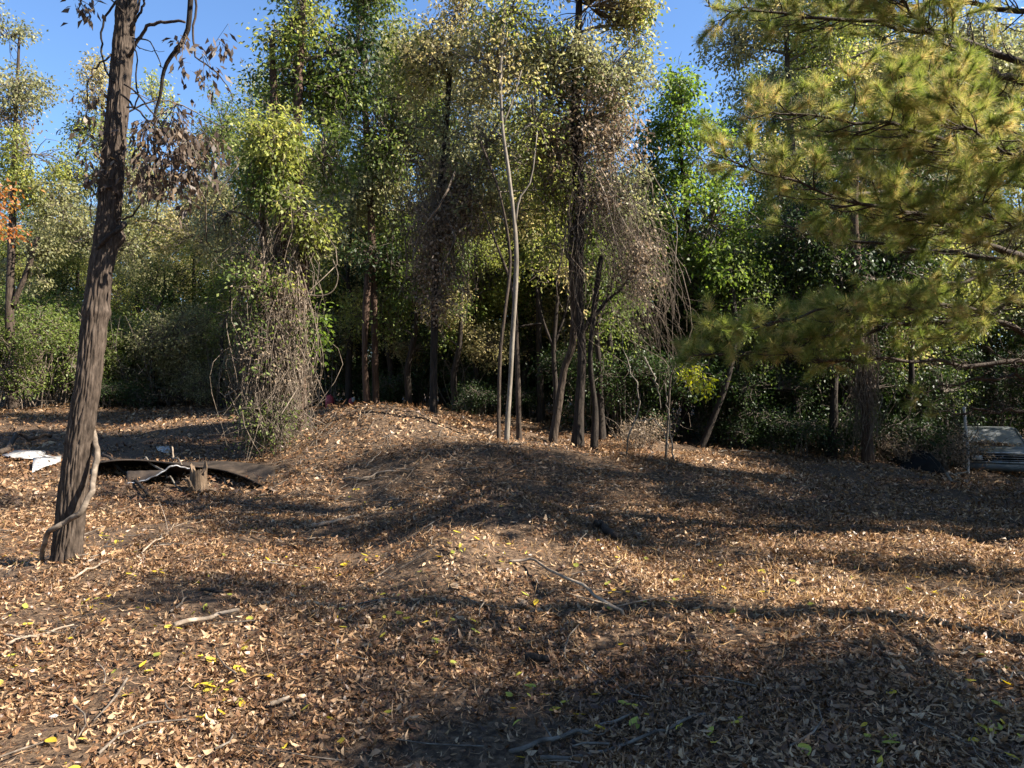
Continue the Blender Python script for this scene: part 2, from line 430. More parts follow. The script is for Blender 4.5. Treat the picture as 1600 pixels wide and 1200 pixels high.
x, y = wedge(2.5, 9, 6000); curled(lit, x, y, rng.uniform(.06, .18, 6000), rng.uniform(.0025, .005, 6000), rng.uniform(.15, .8, 6000), rng.uniform(.005, .035, 6000), .3, True)
tag(lit.build('leaf_litter', M['litter'], None), 'dense brown dry fallen leaves covering the whole clearing floor', 'leaf litter', None, 'stuff')
yl = MB(); x, y = wedge(2.8, 11, 2600); k = rng.uniform(size=2600) < np.clip(.05 + 2.2 * (fbm(x * 1.1 + 7, y * 1.1, 77) - .52), .03, .8)
x, y = x[k], y[k]; n = len(x)
curled(yl, x, y, rng.uniform(.025, .06, n), rng.uniform(.008, .022, n), rng.uniform(0, .9, n), rng.uniform(.008, .035, n), .55, True)
tag(yl.build('yellow_leaf_scatter', M['yellowleaf'], None), 'small yellow leaves dotted over the brown leaf litter', 'yellow leaves', None, 'stuff')
# dropped pine needles, golden, thickest under the pine
nl = MB()
n = 26000
x, y = wedge(4.6, 13, n)
k = rng.uniform(size=n) < np.clip(gauss(x, y, 3.0, 6.0, 2.8, 1.1) * 1.2 + .5 * gauss(x, y, 5, 8.5, 3, 2) + .05, 0, 1)
x, y = x[k], y[k]; n = len(x)
curled(nl, x, y, rng.uniform(.09, .15, n), rng.uniform(.004, .008, n), rng.uniform(0, 1, n), rng.uniform(.02, .05, n), .25, False)
tag(nl.build('needle_litter', M['straw'], None), 'golden dropped pine needles lying over the brown leaves', 'pine needles', None, 'stuff')
# small twigs in the litter
tl = MB()
for i in range(800):
    if i < 450: x, y = rng.uniform(-4.2, 1.6), rng.uniform(10.2, 15.5)
    else:
        a, b = wedge(3, 15, 1); x, y = a[0], b[0]
    L = rng.uniform(.15, .7) * (1.3 if i < 450 else .7); th = rng.uniform(0, TAU)
    s = np.linspace(-.5, .5, 4); bend = rng.normal() * .12 * L
    px_ = x + np.cos(th) * s * L - np.sin(th) * bend * (1 - 4 * s * s); py_ = y + np.sin(th) * s * L + np.cos(th) * bend * (1 - 4 * s * s)
    pz_ = gz(px_, py_) + .02 + s * rng.uniform(-.15, .15) * L + .02
    rr = rng.uniform(.003, .009)
    tube(tl, np.c_[px_, py_, pz_], np.linspace(rr, rr * .5, 4), 4, cap=False)
tag(tl.build('twig_litter', M['twig'], None), 'thin broken twigs scattered through the leaf litter', 'twigs', None, 'stuff')
# the leaves that can be picked out singly, pieces of the ground
def leaf_piece(kind):
    """curled leaf blade with a midrib and a stalk"""
    V, Q = [], []
    n = 6; wmax = {'oval': .26, 'lance': .17, 'wide': .36}[kind]
    for i in range(n + 1):
        t = i / n; wv = wmax * math.sin(math.pi * min(1, t ** .75)) + .004
        zc = .16 * (t - .5) ** 2 * (1 if kind != 'lance' else 2)
        for s, e in ((-1, .09), (0, 0), (1, .07)): V.append((t - .5, s * wv, zc + e * (wv / wmax)))
    for i in range(n):
        for j in range(2): a = i * 3 + j; Q.append((a, a + 1, a + 4, a + 3))
    m = MB(); m.add(V, Q, None, None)
    return m
YL = [leaf_piece(k) for k in ('oval', 'lance', 'wide')]
pm = []
for i, mname in enumerate(('yellowleaf', 'litter')):
    for j in range(3):
        for tone in (.12, .5, .85):
            m_ = YL[j]; m_.tq = [np.full(len(m_.q[0]), tone)]
            o = m_.build('fallen_leaf', M[mname]); pm.append((mname, o.data)); bpy.data.objects.remove(o)
ym = [d for a, d in pm if a == 'yellowleaf']; bm_ = [d for a, d in pm if a == 'litter']
clumps = [G(a, b) for a, b in [(270, 1050), (290, 1055), (330, 1085), (345, 1080), (220, 900), (410, 780), (470, 890), (60, 1035), (420, 875), (545, 880),
          (850, 1095), (870, 1100), (1000, 1110), (1105, 1160), (1300, 1195), (1350, 1170), (1510, 1170), (1560, 1180), (150, 847), (205, 868), (575, 880), (690, 875), (1070, 945), (560, 780)]]
for i in range(300):
    if i < 110:
        c = clumps[i % len(clumps)]; x, y = c[0] + rng.normal() * .16, c[1] + rng.normal() * .16
    else:
        a, b = wedge(2.9, 7.5, 1, R(37)); x, y = a[0], b[0]
    d = (ym if (i < 110 or rng.uniform() < .5) else bm_)[rng.integers(9)]
    o = bpy.data.objects.new('fallen_leaf', d); COL.objects.link(o); o.parent = ground
    o.location = (x, y, float(gz(x, y)) + .022)
    nrm = Vector(gnormal(np.array([x]), np.array([y]))[0] + rng.normal(size=3) * .22)
    o.rotation_mode = 'QUATERNION'
    from mathutils import Quaternion
    o.rotation_quaternion = nrm.to_track_quat('Z', 'Y') @ Quaternion((0, 0, 1), rng.uniform(0, TAU))
    L = rng.uniform(.045, .085); o.scale = (L, L, L)

# ------------------------------------------------------------------ the leaning trunk at the edge of the clearing
def big_trunk():
    rows = trunk_px([(103, 885, 7.0, 47), (117, 740, 7.0, 43.5), (137, 600, 7.0, 41), (155, 440, 7.05, 39.5), (168, 350, 7.1, 38), (185, 150, 7.2, 34), (198, 0, 7.3, 32), (212, -170, 7.4, 29), (230, -420, 7.6, 24), (240, -700, 7.8, 15)])
    b0 = on(rows[0][0], rows[0][1]); 
    t = thing('leaning_tree', 'ridged grey barked trunk leaning over a looped vine, hung with withered leaves', 'tree', b0)
    p = spline(rows, 600)
    ext = np.linspace(-.3, -.02, 24)
    lo = np.repeat(p[:1], 24, 0); lo[:, :3] += (p[1, :3] - p[0, :3]) / np.linalg.norm(p[1, :3] - p[0, :3]) * ext[:, None]
    p = np.vstack([lo, p])
    s = np.r_[0, np.cumsum(np.linalg.norm(np.diff(p[:, :3], axis=0), axis=1))] - .3
    p[:, 3] *= .90 * (1 + .28 * np.exp(-np.maximum(s, 0) / .09) * (.6 + .4 * 1))
    sides = 120
    a = np.arange(sides) / sides * TAU
    A, Sg = np.meshgrid(a, s)
    # interlacing bark ridges: stretched cellular noise around the trunk
    def per(fr, vs, seed, wob):
        u = A + wob * np.sin(Sg * 5 + seed) + .10 * (vnoise(Sg * 6, np.cos(A) * 2 + 9, seed) - .5)
        xx = u * fr / TAU
        x0 = np.floor(xx); f = xx - x0; best = np.full(A.shape, 9.); sec = best.copy()
        for dx in (-1, 0, 1):
            col = np.mod(x0 + dx, fr)
            yy = Sg * vs + np.sin(col * 91.7 + seed) * 7
            y0 = np.floor(yy)
            for dy in (-1, 0, 1):
                h1 = np.abs(np.sin(col * 12.9 + (y0 + dy) * 78.2 + seed) * 43758.5) % 1; h2 = np.abs(np.sin(col * 39.3 + (y0 + dy) * 11.1 + seed) * 24634.6) % 1
                d = np.hypot(f - dx - .5 - (h1 - .5) * .8, (yy - y0 - dy - h2) * .55)
                sec = np.minimum(np.maximum(d, best), sec); best = np.minimum(d, best)
        return np.clip((sec - best) * 2.2, 0, 1)
    rg = per(22, 3.6, 1.3, .05) ** .6 * .8 + per(37, 9, 4.1, .03) * .2
    big = fbm(np.cos(A) * 1.2 + 4, np.sin(A) * 1.2 + Sg * 1.1, 31, 3) - .5
    rr = p[:, 3][:, None] * (1 + .14 * big) + .024 * (rg - .65)
    # burl where a limb was lost
    bs = np.argmin(np.abs(p[:, 2] - P(0, 368, 7.1)[2]))
    tg = np.gradient(p[:, :3], axis=0); tg = unit(tg); u = unit(np.cross(tg, np.array([0., 1, 0]))); v = np.cross(tg, u)
    rr += .055 * np.exp(-((Sg - s[bs]) / .085) ** 2) * np.exp(-((np.mod(A - math.pi - .5 + math.pi, TAU) - math.pi) / .75) ** 2)
    rr += .018 * np.exp(-((Sg - s[bs] + .75) / .05) ** 2)
    V = p[:, None, :3] + rr[..., None] * (np.cos(a)[None, :, None] * u[:, None] + np.sin(a)[None, :, None] * v[:, None])
    n = len(p); i = np.arange(n - 1)[:, None] * sides; j = np.arange(sides)[None]; k = (j + 1) % sides
    m = MB(); m.add(V.reshape(-1, 3), np.stack([i + j, i + k, i + sides + k, i + sides + j], -1).reshape(-1, 4))
    m.build('trunk', M['trunkbark'], t, True, b0)
    return t, b0, p
M['trunkbark'] = noise_mat('bark_ridged', [(.016, .0105, .007), (.036, .025, .017), (.066, .047, .034), (.105, .08, .06)], 16, (2, 2, .6), .7, .006)
lt, lt0, ltp = big_trunk()
def part_tube(t, b0, name, pts, r0, r1, mat='twig', sides=7, n=24, wob=.0, seed=1):
    p = spline(pts, n)
    if wob: p += (np.stack([vnoise(np.arange(n) * .6, np.zeros(n), seed + q) for q in range(3)], -1) - .5) * wob
    m = MB(); tube(m, p, np.linspace(r0, r1, n), sides, lump=.15, seed=seed); m.build(name, M[mat], t, True, b0)
    return p
lb = MB()
def pp(l): return [P(*a) for a in l]
for i, (pts, r0, r1) in enumerate([
    ([(203, 90, 7.15), (225, 45, 7.05), (262, 34, 7.0), (289, 36, 6.95)], .018, .012),
    ([(300, -60, 6.9), (298, 20, 6.9), (283, 70, 6.95), (258, 105, 7.0), (248, 150, 7.05), (243, 195, 7.1), (240, 270, 7.1)], .028, .008),
    ([(308, -60, 6.8), (306, 20, 6.8), (303, 65, 6.8), (308, 92, 6.8), (335, 112, 6.8), (352, 130, 6.8), (362, 158, 6.8)], .012, .004),
    ([(206, 40, 7.1), (222, 10, 7.0), (235, -30, 6.9)], .014, .008),
    ([(205, 55, 7.1), (212, 20, 7.0), (222, -30, 6.95)], .018, .008),
    ([(184, 4, 7.2), (164, 30, 7.2), (158, 70, 7.2), (164, 105, 7.15), (178, 130, 7.1)], .011, .008),
    ([(175, 85, 7.15), (150, 105, 7.1), (138, 140, 7.0), (135, 180, 7.0)], .010, .004),
    ([(205, 60, 7.1), (235, 68, 6.9), (252, 100, 6.9), (250, 108, 6.9)], .008, .003),
    ([(205, 65, 7.1), (230, 80, 7.0), (256, 78, 6.9)], .006, .002),
    ([(180, 345, 6.95), (205, 335, 6.9), (225, 310, 6.85), (238, 275, 6.85)], .010, .004),
    ([(172, 290, 7.0), (160, 297, 7.0), (148, 302, 6.95), (142, 310, 6.9), (143, 345, 6.9)], .014, .006),
    ([(190, 150, 7.1), (230, 185, 7.0), (262, 215, 6.9), (300, 240, 6.9)], .010, .003),
    ([(195, 130, 7.1), (225, 160, 7.0), (255, 200, 7.0), (268, 260, 6.9), (262, 310, 6.9)], .010, .003),
    ([(238, 275, 6.85), (250, 310, 6.8), (240, 345, 6.8), (228, 372, 6.8)], .007, .004),
    ([(195, 20, 7.2), (150, -20, 7.1), (125, 5, 7.0), (120, 20, 6.9)], .008, .003),
    ([(200, 170, 7.0), (215, 160, 6.9), (214, 100, 6.9), (210, 60, 7.0)], .008, .006)]):
    part_tube(lt, lt0, 'branch', pp(pts), r0, r1, 'barkdark' if i % 2 else 'bark', 6, 22, .03, i)
# withered leaves hanging from those branches
dl = MB(); tw = MB()
for (px, py, d, rx, ry, k) in [(275, 225, 6.95, 58, 80, 1.3), (300, 255, 6.85, 42, 50, 1.3), (225, 250, 7.0, 32, 80, 1.5), (262, 315, 6.85, 38, 40, .8), (315, 105, 6.8, 20, 34, .6), (165, 235, 7.1, 26, 60, .8), (150, 290, 7.0, 25, 35, .7), (120, 8, 6.9, 20, 16, .5), (135, 150, 7.0, 16, 40, .35), (345, 70, 6.8, 24, 10, .25), (290, 80, 6.9, 20, 30, .2)]:
    c, r = px_blob(px, py, d, rx, ry)
    foliage(dl, tw, c, r, k=k, ln=.095, ratio=.42, per=12, spread=.07, droop=1.3, hub=c + np.array([0, 0, r[2] * .8]), twig_r=.005)
dl.build('dead_leaves', M['deaddark'], lt, False, lt0); tw.build('twigs', M['twig'], lt, False, lt0, 'stuff')
cr = MB(); tw = MB()
for c, r in [((-2.3, 6.4, 7.0), (1.1, .9, .8)), ((-1.5, 5.9, 7.9), (1.2, 1., .9)), ((-3.2, 6.8, 8.6), (1.4, 1.2, 1.)), ((-4.2, 7.6, 7.9), (1.2, 1., .9)), ((-2.4, 7.4, 9.8), (1.5, 1.3, 1.1))]:
    c = np.array(c); a = ltp[np.argmin(np.linalg.norm(ltp[:, :3] - c, axis=1))][:3]
    tube(tw, spline([a, (a + c) / 2 + [0, 0, .2], c], 8), np.linspace(.05, .02, 8), 6, cap=False)
    foliage(cr, tw, c, r, k=1.6, ln=.10, ratio=.45)
cr.build('crown', M['green'], lt, False, lt0); tw.build('branch', M['twig'], lt, False, lt0)
# vine looping round the foot of the trunk and another at the burl: a different plant
v0 = G(66, 878)
vt = thing('climbing_vine', 'pale rope-like vine looping round the foot of the leaning trunk', 'vine', v0)
tr = .138
m = MB()
pth = spline([v0 + [0, 0, -.05], P(66, 855, 6.86), P(78, 832, 6.78), P(105, 812, 6.76), P(128, 796, 6.76), P(142, 768, 6.84), P(149, 735, 6.95), P(151, 705, 7.0), P(147, 678, 7.08), P(138, 640, 7.16), P(135, 600, 7.2)], 70)
pth += (np.stack([vnoise(np.arange(70) * .35, np.zeros(70), 50 + q) for q in range(3)], -1) - .5) * .025
tube(m, pth, np.interp(np.linspace(0, 1, 70), [0, .3, .7, 1], [.020, .026, .030, .015]), 10, lump=.22, seed=8)
m.build('stem', M['vine'], vt, True, v0)
v1 = P(150, 395, 6.96)
m = MB(); pth = spline([P(146, 400, 7.05), P(155, 385, 6.97), P(172, 368, 6.92), P(190, 355, 6.96), P(193, 350, 7.05)], 24)
tube(m, pth, np.linspace(.014, .03, 24), 8, lump=.2); o = m.build('stem', M['barkdark'], lt, True, lt0); o.name = 'vine_stub'

# ------------------------------------------------------------------ hanging vine strands
def strands(items, mat='vine', name='hanging_vines', sides=3):
    """items: (top xyz, bottom xyz, count, spread_top, spread_bottom, radius, wobble)"""
    def run(t, b0):
        m = MB()
        for top, bot, n, st, sb, rad, wob in items:
            for i in range(n):
                a = np.asarray(top) + rng.normal(size=3) * np.asarray(st); b = np.asarray(bot) + rng.normal(size=3) * np.asarray(sb)
                u0 = rng.uniform(0, .5); u1 = rng.uniform(u0 + .25, 1.05)
                s = a + (b - a) * u0; e = a + (b - a) * u1; L = np.linalg.norm(e - s)
                k = max(5, int(L * 3.5)); q = spline([s, s + (e - s) * .33 + rng.normal(size=3) * wob * L, s + (e - s) * .66 + rng.normal(size=3) * wob * L, e], k)
                rr = rad * rng.uniform(.45, 1.2) ** 1.5 * (2.8 if rng.uniform() < .08 else 1.15)
                tube(m, q, np.linspace(rr, rr * .5, k), sides, cap=False)
        m.build(name, M[mat], t, False, b0, 'stuff')
    return run
# vine-wrapped tree
d = 15.
bs = base_at(425, d)
def vt_vines(t, b0):
    strands([(P(422, 400, d - .3), P(425, 690, d - .5), 760, (.24, .3, .5), (.30, .32, .25), .0066, .085),
             (P(385, 440, d - .2), P(385, 640, d - .3), 70, (.2, .3, .6), (.2, .3, .2), .008, .16),
             (P(450, 360, d - .5), P(470, 640, d - .5), 90, (.15, .25, .8), (.18, .25, .3), .009, .10),
             (P(400, 300, d - .2), P(410, 440, d - .3), 110, (.6, .6, .5), (.5, .5, .5), .006, .14),
             (P(420, 610, d - .7), P(430, 700, d - .8), 200, (.42, .3, .3), (.55, .4, .12), .006, .25)])(t, b0)
    part_tube(t, b0, 'branch', pp([(472, 460, 14.6), (505, 462, 14.5), (522, 452, 14.5), (528, 430, 14.5), (520, 405, 14.6)]), .015, .008, 'vine', 6, 20)
    part_tube(t, b0, 'branch', pp([(475, 640, 14.5), (487, 630, 14.4), (505, 622, 14.3), (525, 556, 14.2)][:3]), .02, .008, 'vine', 6, 16)
build_tree('vine_wrapped_tree', 'tree smothered in a thick column of bare hanging vines with reddish trunk', 'tree',
    [trunk_px([(470, 690, d, 22), (470, 600, d, 21), (471, 520, d, 18), (474, 430, d, 18), (470, 340, d, 17), (465, 200, d, 14), (470, 60, d, 12), (480, -120, d, 8)]),
     trunk_px([(425, 700, d, 26), (425, 600, d, 24), (430, 480, d, 22), (440, 350, d, 20), (430, 200, d, 14), (425, 60, d, 9)]),
     trunk_px([(400, 700, d + .3, 16), (404, 560, d + .3, 14), (415, 430, d + .3, 12), (405, 300, d + .3, 8)])],
    [B(425, 235, d - .5, 95, 60, 'yellowgreen', k=3.6, ln=.105), B(470, 330, d - .7, 50, 55, 'yellowgreen', k=1.6, ln=.1), B(385, 300, d - .6, 50, 60, 'green', k=1.8, ln=.1), B(480, 130, d + .4, 85, 75, 'green', k=3.2, ln=.11), B(450, 40, d, 60, 60, 'yellowgreen', k=2.6, ln=.105),
     B(550, 95, d + .8, 60, 80, 'shadegreen', k=2.6, ln=.11), B(420, 310, d - .2, 75, 50, 'green', k=2.2, ln=.1), B(500, 250, d, 45, 70, 'green', k=2.2, ln=.1),
     B(480, -40, d + .5, 110, 55, 'green', k=2.6), B(560, 0, d + 1, 70, 50, 'green', k=2.4),
     B(385, 390, d - .2, 45, 60, 'olive', k=1.4, ln=.09), B(360, 330, d, 40, 60, 'olive', k=1.2, ln=.09), B(430, 400, d, 55, 60, 'dead', k=.9, ln=.08), B(500, 400, d, 30, 60, 'olive', k=1.2, ln=.09),
     B(492, 520, d - .2, 16, 55, 'bright', k=2.2, ln=.11, limb=False), B(425, 655, d - .6, 50, 45, 'green', k=1.4, ln=.065, limb=False), B(405, 450, d - .7, 45, 65, 'green', k=1.2, ln=.085, limb=False), B(430, 540, d - .7, 45, 70, 'green', k=.7, ln=.08, limb=False), B(455, 400, d - .6, 35, 60, 'yellowgreen', k=1.0, ln=.085, limb=False), B(430, 560, d - .5, 50, 80, 'dead', k=.8, ln=.06, limb=False), B(420, 470, d - .5, 45, 60, 'dead', k=1.0, ln=.065, limb=False)],
    'barkred', vines=vt_vines)

# twin dark trunks behind the mound
d = 20.
build_tree('twin_trunk_tree', 'pair of slim dark trunks side by side just behind the mound crest', 'tree',
    [trunk_px([(588, 648, d, 11.5), (586, 560, d, 10.5), (584, 450, d, 11), (580, 340, d, 11), (572, 200, d, 10), (570, 60, d, 7)]),
     trunk_px([(574, 648, d - .2, 10), (570, 560, d - .2, 9), (572, 480, d - .2, 11), (580, 380, d, 10)])],
    [B(640, 250, d, 80, 60, 'olive', k=1.6, ln=.11), B(535, 170, d + .5, 70, 60, 'olive', k=1.6, ln=.11), B(735, 160, d + 1, 80, 70, 'autumn', k=1.6, ln=.11), B(820, 130, d + 1, 70, 70, 'olive', k=1.6, ln=.11), B(610, 220, d, 100, 90, 'green', k=2.4, ln=.12), B(560, 300, d, 70, 70, 'olive', k=2, ln=.11), B(640, 120, d, 80, 80, 'olive', k=2.2, ln=.12), B(590, 400, d, 50, 50, 'shadegreen', k=1.6, ln=.12), B(640, 330, d + .5, 60, 60, 'olive', k=1.8, ln=.11)],
    'barkred')
# trunk hung with pinkish dead vine leaves
d = 16.2
def v3(t, b0): strands([(P(690, 240, d), P(685, 470, d), 260, (.6, .5, .5), (.45, .4, .4), .008, .10), (P(700, 330, d - .2), P(740, 340, d - .2), 60, (.4, .4, .5), (.5, .4, .6), .008, .2)])(t, b0)
build_tree('dead_vine_tree', 'dark trunk sleeved in pinkish dead vine leaves on the mound slope', 'tree',
    [trunk_px([(677, 664, d, 13), (678, 560, d, 12), (680, 450, d, 11), (686, 330, d, 13), (696, 220, d, 10), (705, 60, d, 7)])],
    [B(690, 300, d - .2, 42, 60, 'dead', k=2.2, ln=.09), B(683, 390, d - .2, 38, 60, 'dead', k=2.2, ln=.09), B(685, 465, d - .2, 26, 45, 'dead', k=1.5, ln=.085), B(735, 330, d, 50, 60, 'dead', k=1.1, ln=.085),
     B(700, 210, d, 60, 60, 'olive', k=1.6, ln=.1), B(690, 100, d, 85, 70, 'autumn', k=2.2, ln=.11), B(640, 90, d + .5, 60, 60, 'yellowgreen', k=1.8, ln=.11), B(720, 20, d, 80, 60, 'autumn', k=1.6)],
    'barkdark', vines=v3)
# slender pale tree with its companions
d = 14.2
build_tree('pale_slender_tree', 'slender whitish trunk rising straight through the middle of the wood', 'tree',
    [trunk_px([(792, 684, d, 8.5), (797, 600, d, 7.5), (801, 520, d, 7.5), (807, 420, d, 7.5), (804, 350, d, 6.5), (794, 265, d, 5.5), (785, 195, d, 5), (782, 110, d, 5), (788, 30, d, 4), (790, -60, d, 4)]),
     trunk_px([(805, 352, d, 4), (812, 310, d, 3), (830, 280, d, 2.4), (840, 200, d, 1.6)]), trunk_px([(786, 195, d, 3), (800, 160, d, 2.4), (815, 110, d, 1.6)])],
    [B(770, 110, d + .6, 80, 80, 'autumn', k=1.5, ln=.09), B(800, 20, d + .3, 80, 60, 'yellowgreen', k=1.5, ln=.09), B(760, 220, d + 1, 60, 70, 'olive', k=1.2, ln=.09), B(835, 190, d + .6, 40, 60, 'yellowgreen', k=1.3, ln=.09)],
    'barkpale')
build_tree('shaded_slim_tree', 'slim brown trunk close behind the whitish slender tree', 'tree',
    [trunk_px([(779, 684, d + .3, 6), (781, 560, d + .3, 5.5), (790, 480, d + .3, 5), (797, 400, d + .4, 4.5), (780, 300, d + .4, 3.5), (750, 220, d + .5, 4)]),
     trunk_px([(811, 672, d + .8, 8), (808, 560, d + .8, 7), (802, 460, d + .8, 5), (775, 380, d + .8, 3.5), (750, 320, d + .8, 2)])],
    [B(745, 270, d + 1.2, 60, 60, 'olive', k=1.2, ln=.1), B(850, 300, d + 1.5, 50, 70, 'yellowgreen', k=1.2, ln=.1), B(800, 330, d + 2, 60, 60, 'autumn', k=.8, ln=.1)], 'bark')
# big dark trunk with vine crown, and the leaner beside it
d = 15.4
def v4(t, b0):
    strands([(P(925, 235, d - .2), P(1010, 480, d - .3), 220, (.4, .4, .5), (.3, .4, .7), .0055, .11), (P(960, 300, d - .2), P(1050, 560, d - .3), 90, (.4, .4, .5), (.3, .4, .6), .005, .11),
             (P(900, 240, d - .2), P(905, 520, d - .3), 70, (.35, .3, .6), (.2, .3, .5), .006, .08), (P(985, 330, d - .3), P(1000, 480, d - .3), 60, (.35, .4, .4), (.45, .4, .5), .006, .16)])(t, b0)
    part_tube(t, b0, 'branch', pp([(905, 525, d), (930, 490, d), (950, 470, d), (968, 452, d), (990, 430, d), (1010, 400, d)]), .05, .012, 'barkdark', 8, 24, .05)
    part_tube(t, b0, 'branch', pp([(908, 330, d), (925, 290, d - .1), (950, 250, d - .1), (960, 200, d)]), .035, .015, 'barkdark', 8, 24, .05)
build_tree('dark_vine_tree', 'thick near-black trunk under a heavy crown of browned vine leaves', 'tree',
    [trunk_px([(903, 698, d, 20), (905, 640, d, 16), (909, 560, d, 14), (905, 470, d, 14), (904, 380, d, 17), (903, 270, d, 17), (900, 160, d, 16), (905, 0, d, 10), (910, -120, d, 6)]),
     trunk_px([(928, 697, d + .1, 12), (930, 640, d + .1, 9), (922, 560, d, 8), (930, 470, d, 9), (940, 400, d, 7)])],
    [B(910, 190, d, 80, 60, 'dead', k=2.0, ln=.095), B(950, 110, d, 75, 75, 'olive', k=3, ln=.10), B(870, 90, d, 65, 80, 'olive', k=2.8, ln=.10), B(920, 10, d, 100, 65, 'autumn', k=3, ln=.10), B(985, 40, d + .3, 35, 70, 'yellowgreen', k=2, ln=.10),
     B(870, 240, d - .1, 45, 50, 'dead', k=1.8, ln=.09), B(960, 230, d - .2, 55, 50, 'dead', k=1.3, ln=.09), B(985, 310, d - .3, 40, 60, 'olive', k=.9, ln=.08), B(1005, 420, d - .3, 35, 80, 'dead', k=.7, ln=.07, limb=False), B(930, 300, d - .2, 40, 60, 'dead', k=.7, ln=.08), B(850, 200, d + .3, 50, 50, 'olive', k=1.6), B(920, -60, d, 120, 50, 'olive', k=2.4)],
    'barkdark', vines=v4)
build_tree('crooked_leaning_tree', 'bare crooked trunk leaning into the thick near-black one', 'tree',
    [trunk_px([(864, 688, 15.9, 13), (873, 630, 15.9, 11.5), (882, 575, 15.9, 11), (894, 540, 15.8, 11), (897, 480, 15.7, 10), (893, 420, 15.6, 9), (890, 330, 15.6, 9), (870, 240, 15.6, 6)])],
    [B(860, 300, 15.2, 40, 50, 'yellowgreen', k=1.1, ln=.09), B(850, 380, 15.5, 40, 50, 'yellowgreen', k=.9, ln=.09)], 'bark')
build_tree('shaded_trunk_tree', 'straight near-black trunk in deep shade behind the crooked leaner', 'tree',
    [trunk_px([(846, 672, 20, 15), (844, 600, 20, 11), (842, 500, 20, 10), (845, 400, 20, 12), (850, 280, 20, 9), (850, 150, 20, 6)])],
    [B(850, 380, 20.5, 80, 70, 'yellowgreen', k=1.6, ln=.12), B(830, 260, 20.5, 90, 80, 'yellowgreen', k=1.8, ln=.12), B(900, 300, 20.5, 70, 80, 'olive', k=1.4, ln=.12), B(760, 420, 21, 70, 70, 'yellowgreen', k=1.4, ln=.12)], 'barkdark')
build_tree('forked_sapling', 'thin dark forked sapling with sparse yellowish leaves beside the thick trunk', 'sapling',
    [trunk_px([(868, 668, 17, 8), (868, 600, 17, 7.5), (865, 550, 17, 7), (870, 480, 17, 5.5), (874, 420, 17, 4.5), (868, 340, 17, 3)]), trunk_px([(868, 550, 17, 5), (848, 500, 17, 4.5), (838, 450, 17, 3.5), (828, 400, 17, 2.5)]), trunk_px([(866, 540, 17, 4), (885, 480, 17, 3.5), (890, 420, 17, 3)]), trunk_px([(850, 505, 17, 3.5), (825, 508, 17, 3), (805, 512, 17, 2)])],
    [B(850, 430, 17, 50, 60, 'yellowgreen', k=.8, ln=.09), B(890, 460, 17, 30, 50, 'autumn', k=.8, ln=.09)], 'barkdark')
# bright green maple beside the sky gap
d = 20.
build_tree('bright_green_tree', 'fresh green leafy tree under the open gap of blue sky', 'tree',
    [trunk_px([(1070, 704, d, 16), (1075, 600, d, 14), (1085, 480, d, 12), (1075, 350, d, 9), (1060, 200, d, 5)]), trunk_px([(1094, 707, 18.2, 11), (1108, 670, 18.2, 10), (1121, 636, 18.2, 9), (1138, 590, 18.2, 8), (1150, 520, 18.4, 9), (1140, 420, 18.6, 6)])],
    [B(1050, 170, d, 45, 60, 'bright', k=3, ln=.14), B(1090, 240, d, 65, 60, 'bright', k=3, ln=.14), B(1020, 250, d + .5, 50, 70, 'green', k=2.2, ln=.13), B(1110, 350, d - .5, 60, 70, 'bright', k=2.4, ln=.13), B(1050, 340, d, 55, 60, 'bright', k=2, ln=.13), B(1140, 450, d - 1, 60, 60, 'bright', k=1.8, ln=.13), B(1070, 440, d, 60, 50, 'green', k=1.6, ln=.13), B(1060, 130, d, 30, 40, 'bright', k=2.2, ln=.14)], 'barkdark')
# lime spray and bare dead stems in front of the dark wood
build_tree('lime_leaf_sapling', 'small sapling arching over with a sunlit spray of lime leaves', 'sapling',
    [np.array([[*base_at(1040, 15.5), .03], [*P(1045, 640, 15.3), .022], [*P(1050, 580, 15), .015], [*P(1075, 558, 14.6), .01], [*P(1100, 572, 14.3), .006]])],
    [B(1082, 575, 14.5, 20, 16, 'lime', k=2.0, ln=.10, per=8, spread=.08), B(1102, 600, 14.3, 18, 24, 'lime', k=2.0, ln=.10, per=8, spread=.08)], 'twig', sides=6)
for i, (pts, dd, lab) in enumerate([([(982, 690), (997, 640), (997, 607), (980, 570), (972, 520)], 14.8, 'pale dead stem bowed like a hook beside the thick dark trunk'),
    ([(1053, 718), (1047, 670), (1043, 630), (1040, 600)], 15.2, 'straight pale dead stem standing before the dark understory'),
    ([(1000, 660), (1020, 655), (1035, 672), (1045, 700)], 14.9, 'low arched pale dead twig beside the straight dead stem'),
    ([(1010, 560), (1025, 600), (1032, 640)], 15, 'short pale dead twig hanging under the vine strands')]):
    b0 = P(*pts[0], dd)
    m = MB(); q = spline([P(*p_, dd) for p_ in pts], 26); q += (np.stack([vnoise(np.arange(26) * .5, np.zeros(26), 80 + i * 3 + j) for j in range(3)], -1) - .5) * .08
    if i < 2: q[0, 2] = gz(q[0, 0], q[0, 1]) - .05
    tube(m, q, np.linspace(.018, .008, 26), 6, lump=.1)
    tag(m.build('dead_sapling', M['barkpale'], None, True), lab, 'dead stem')
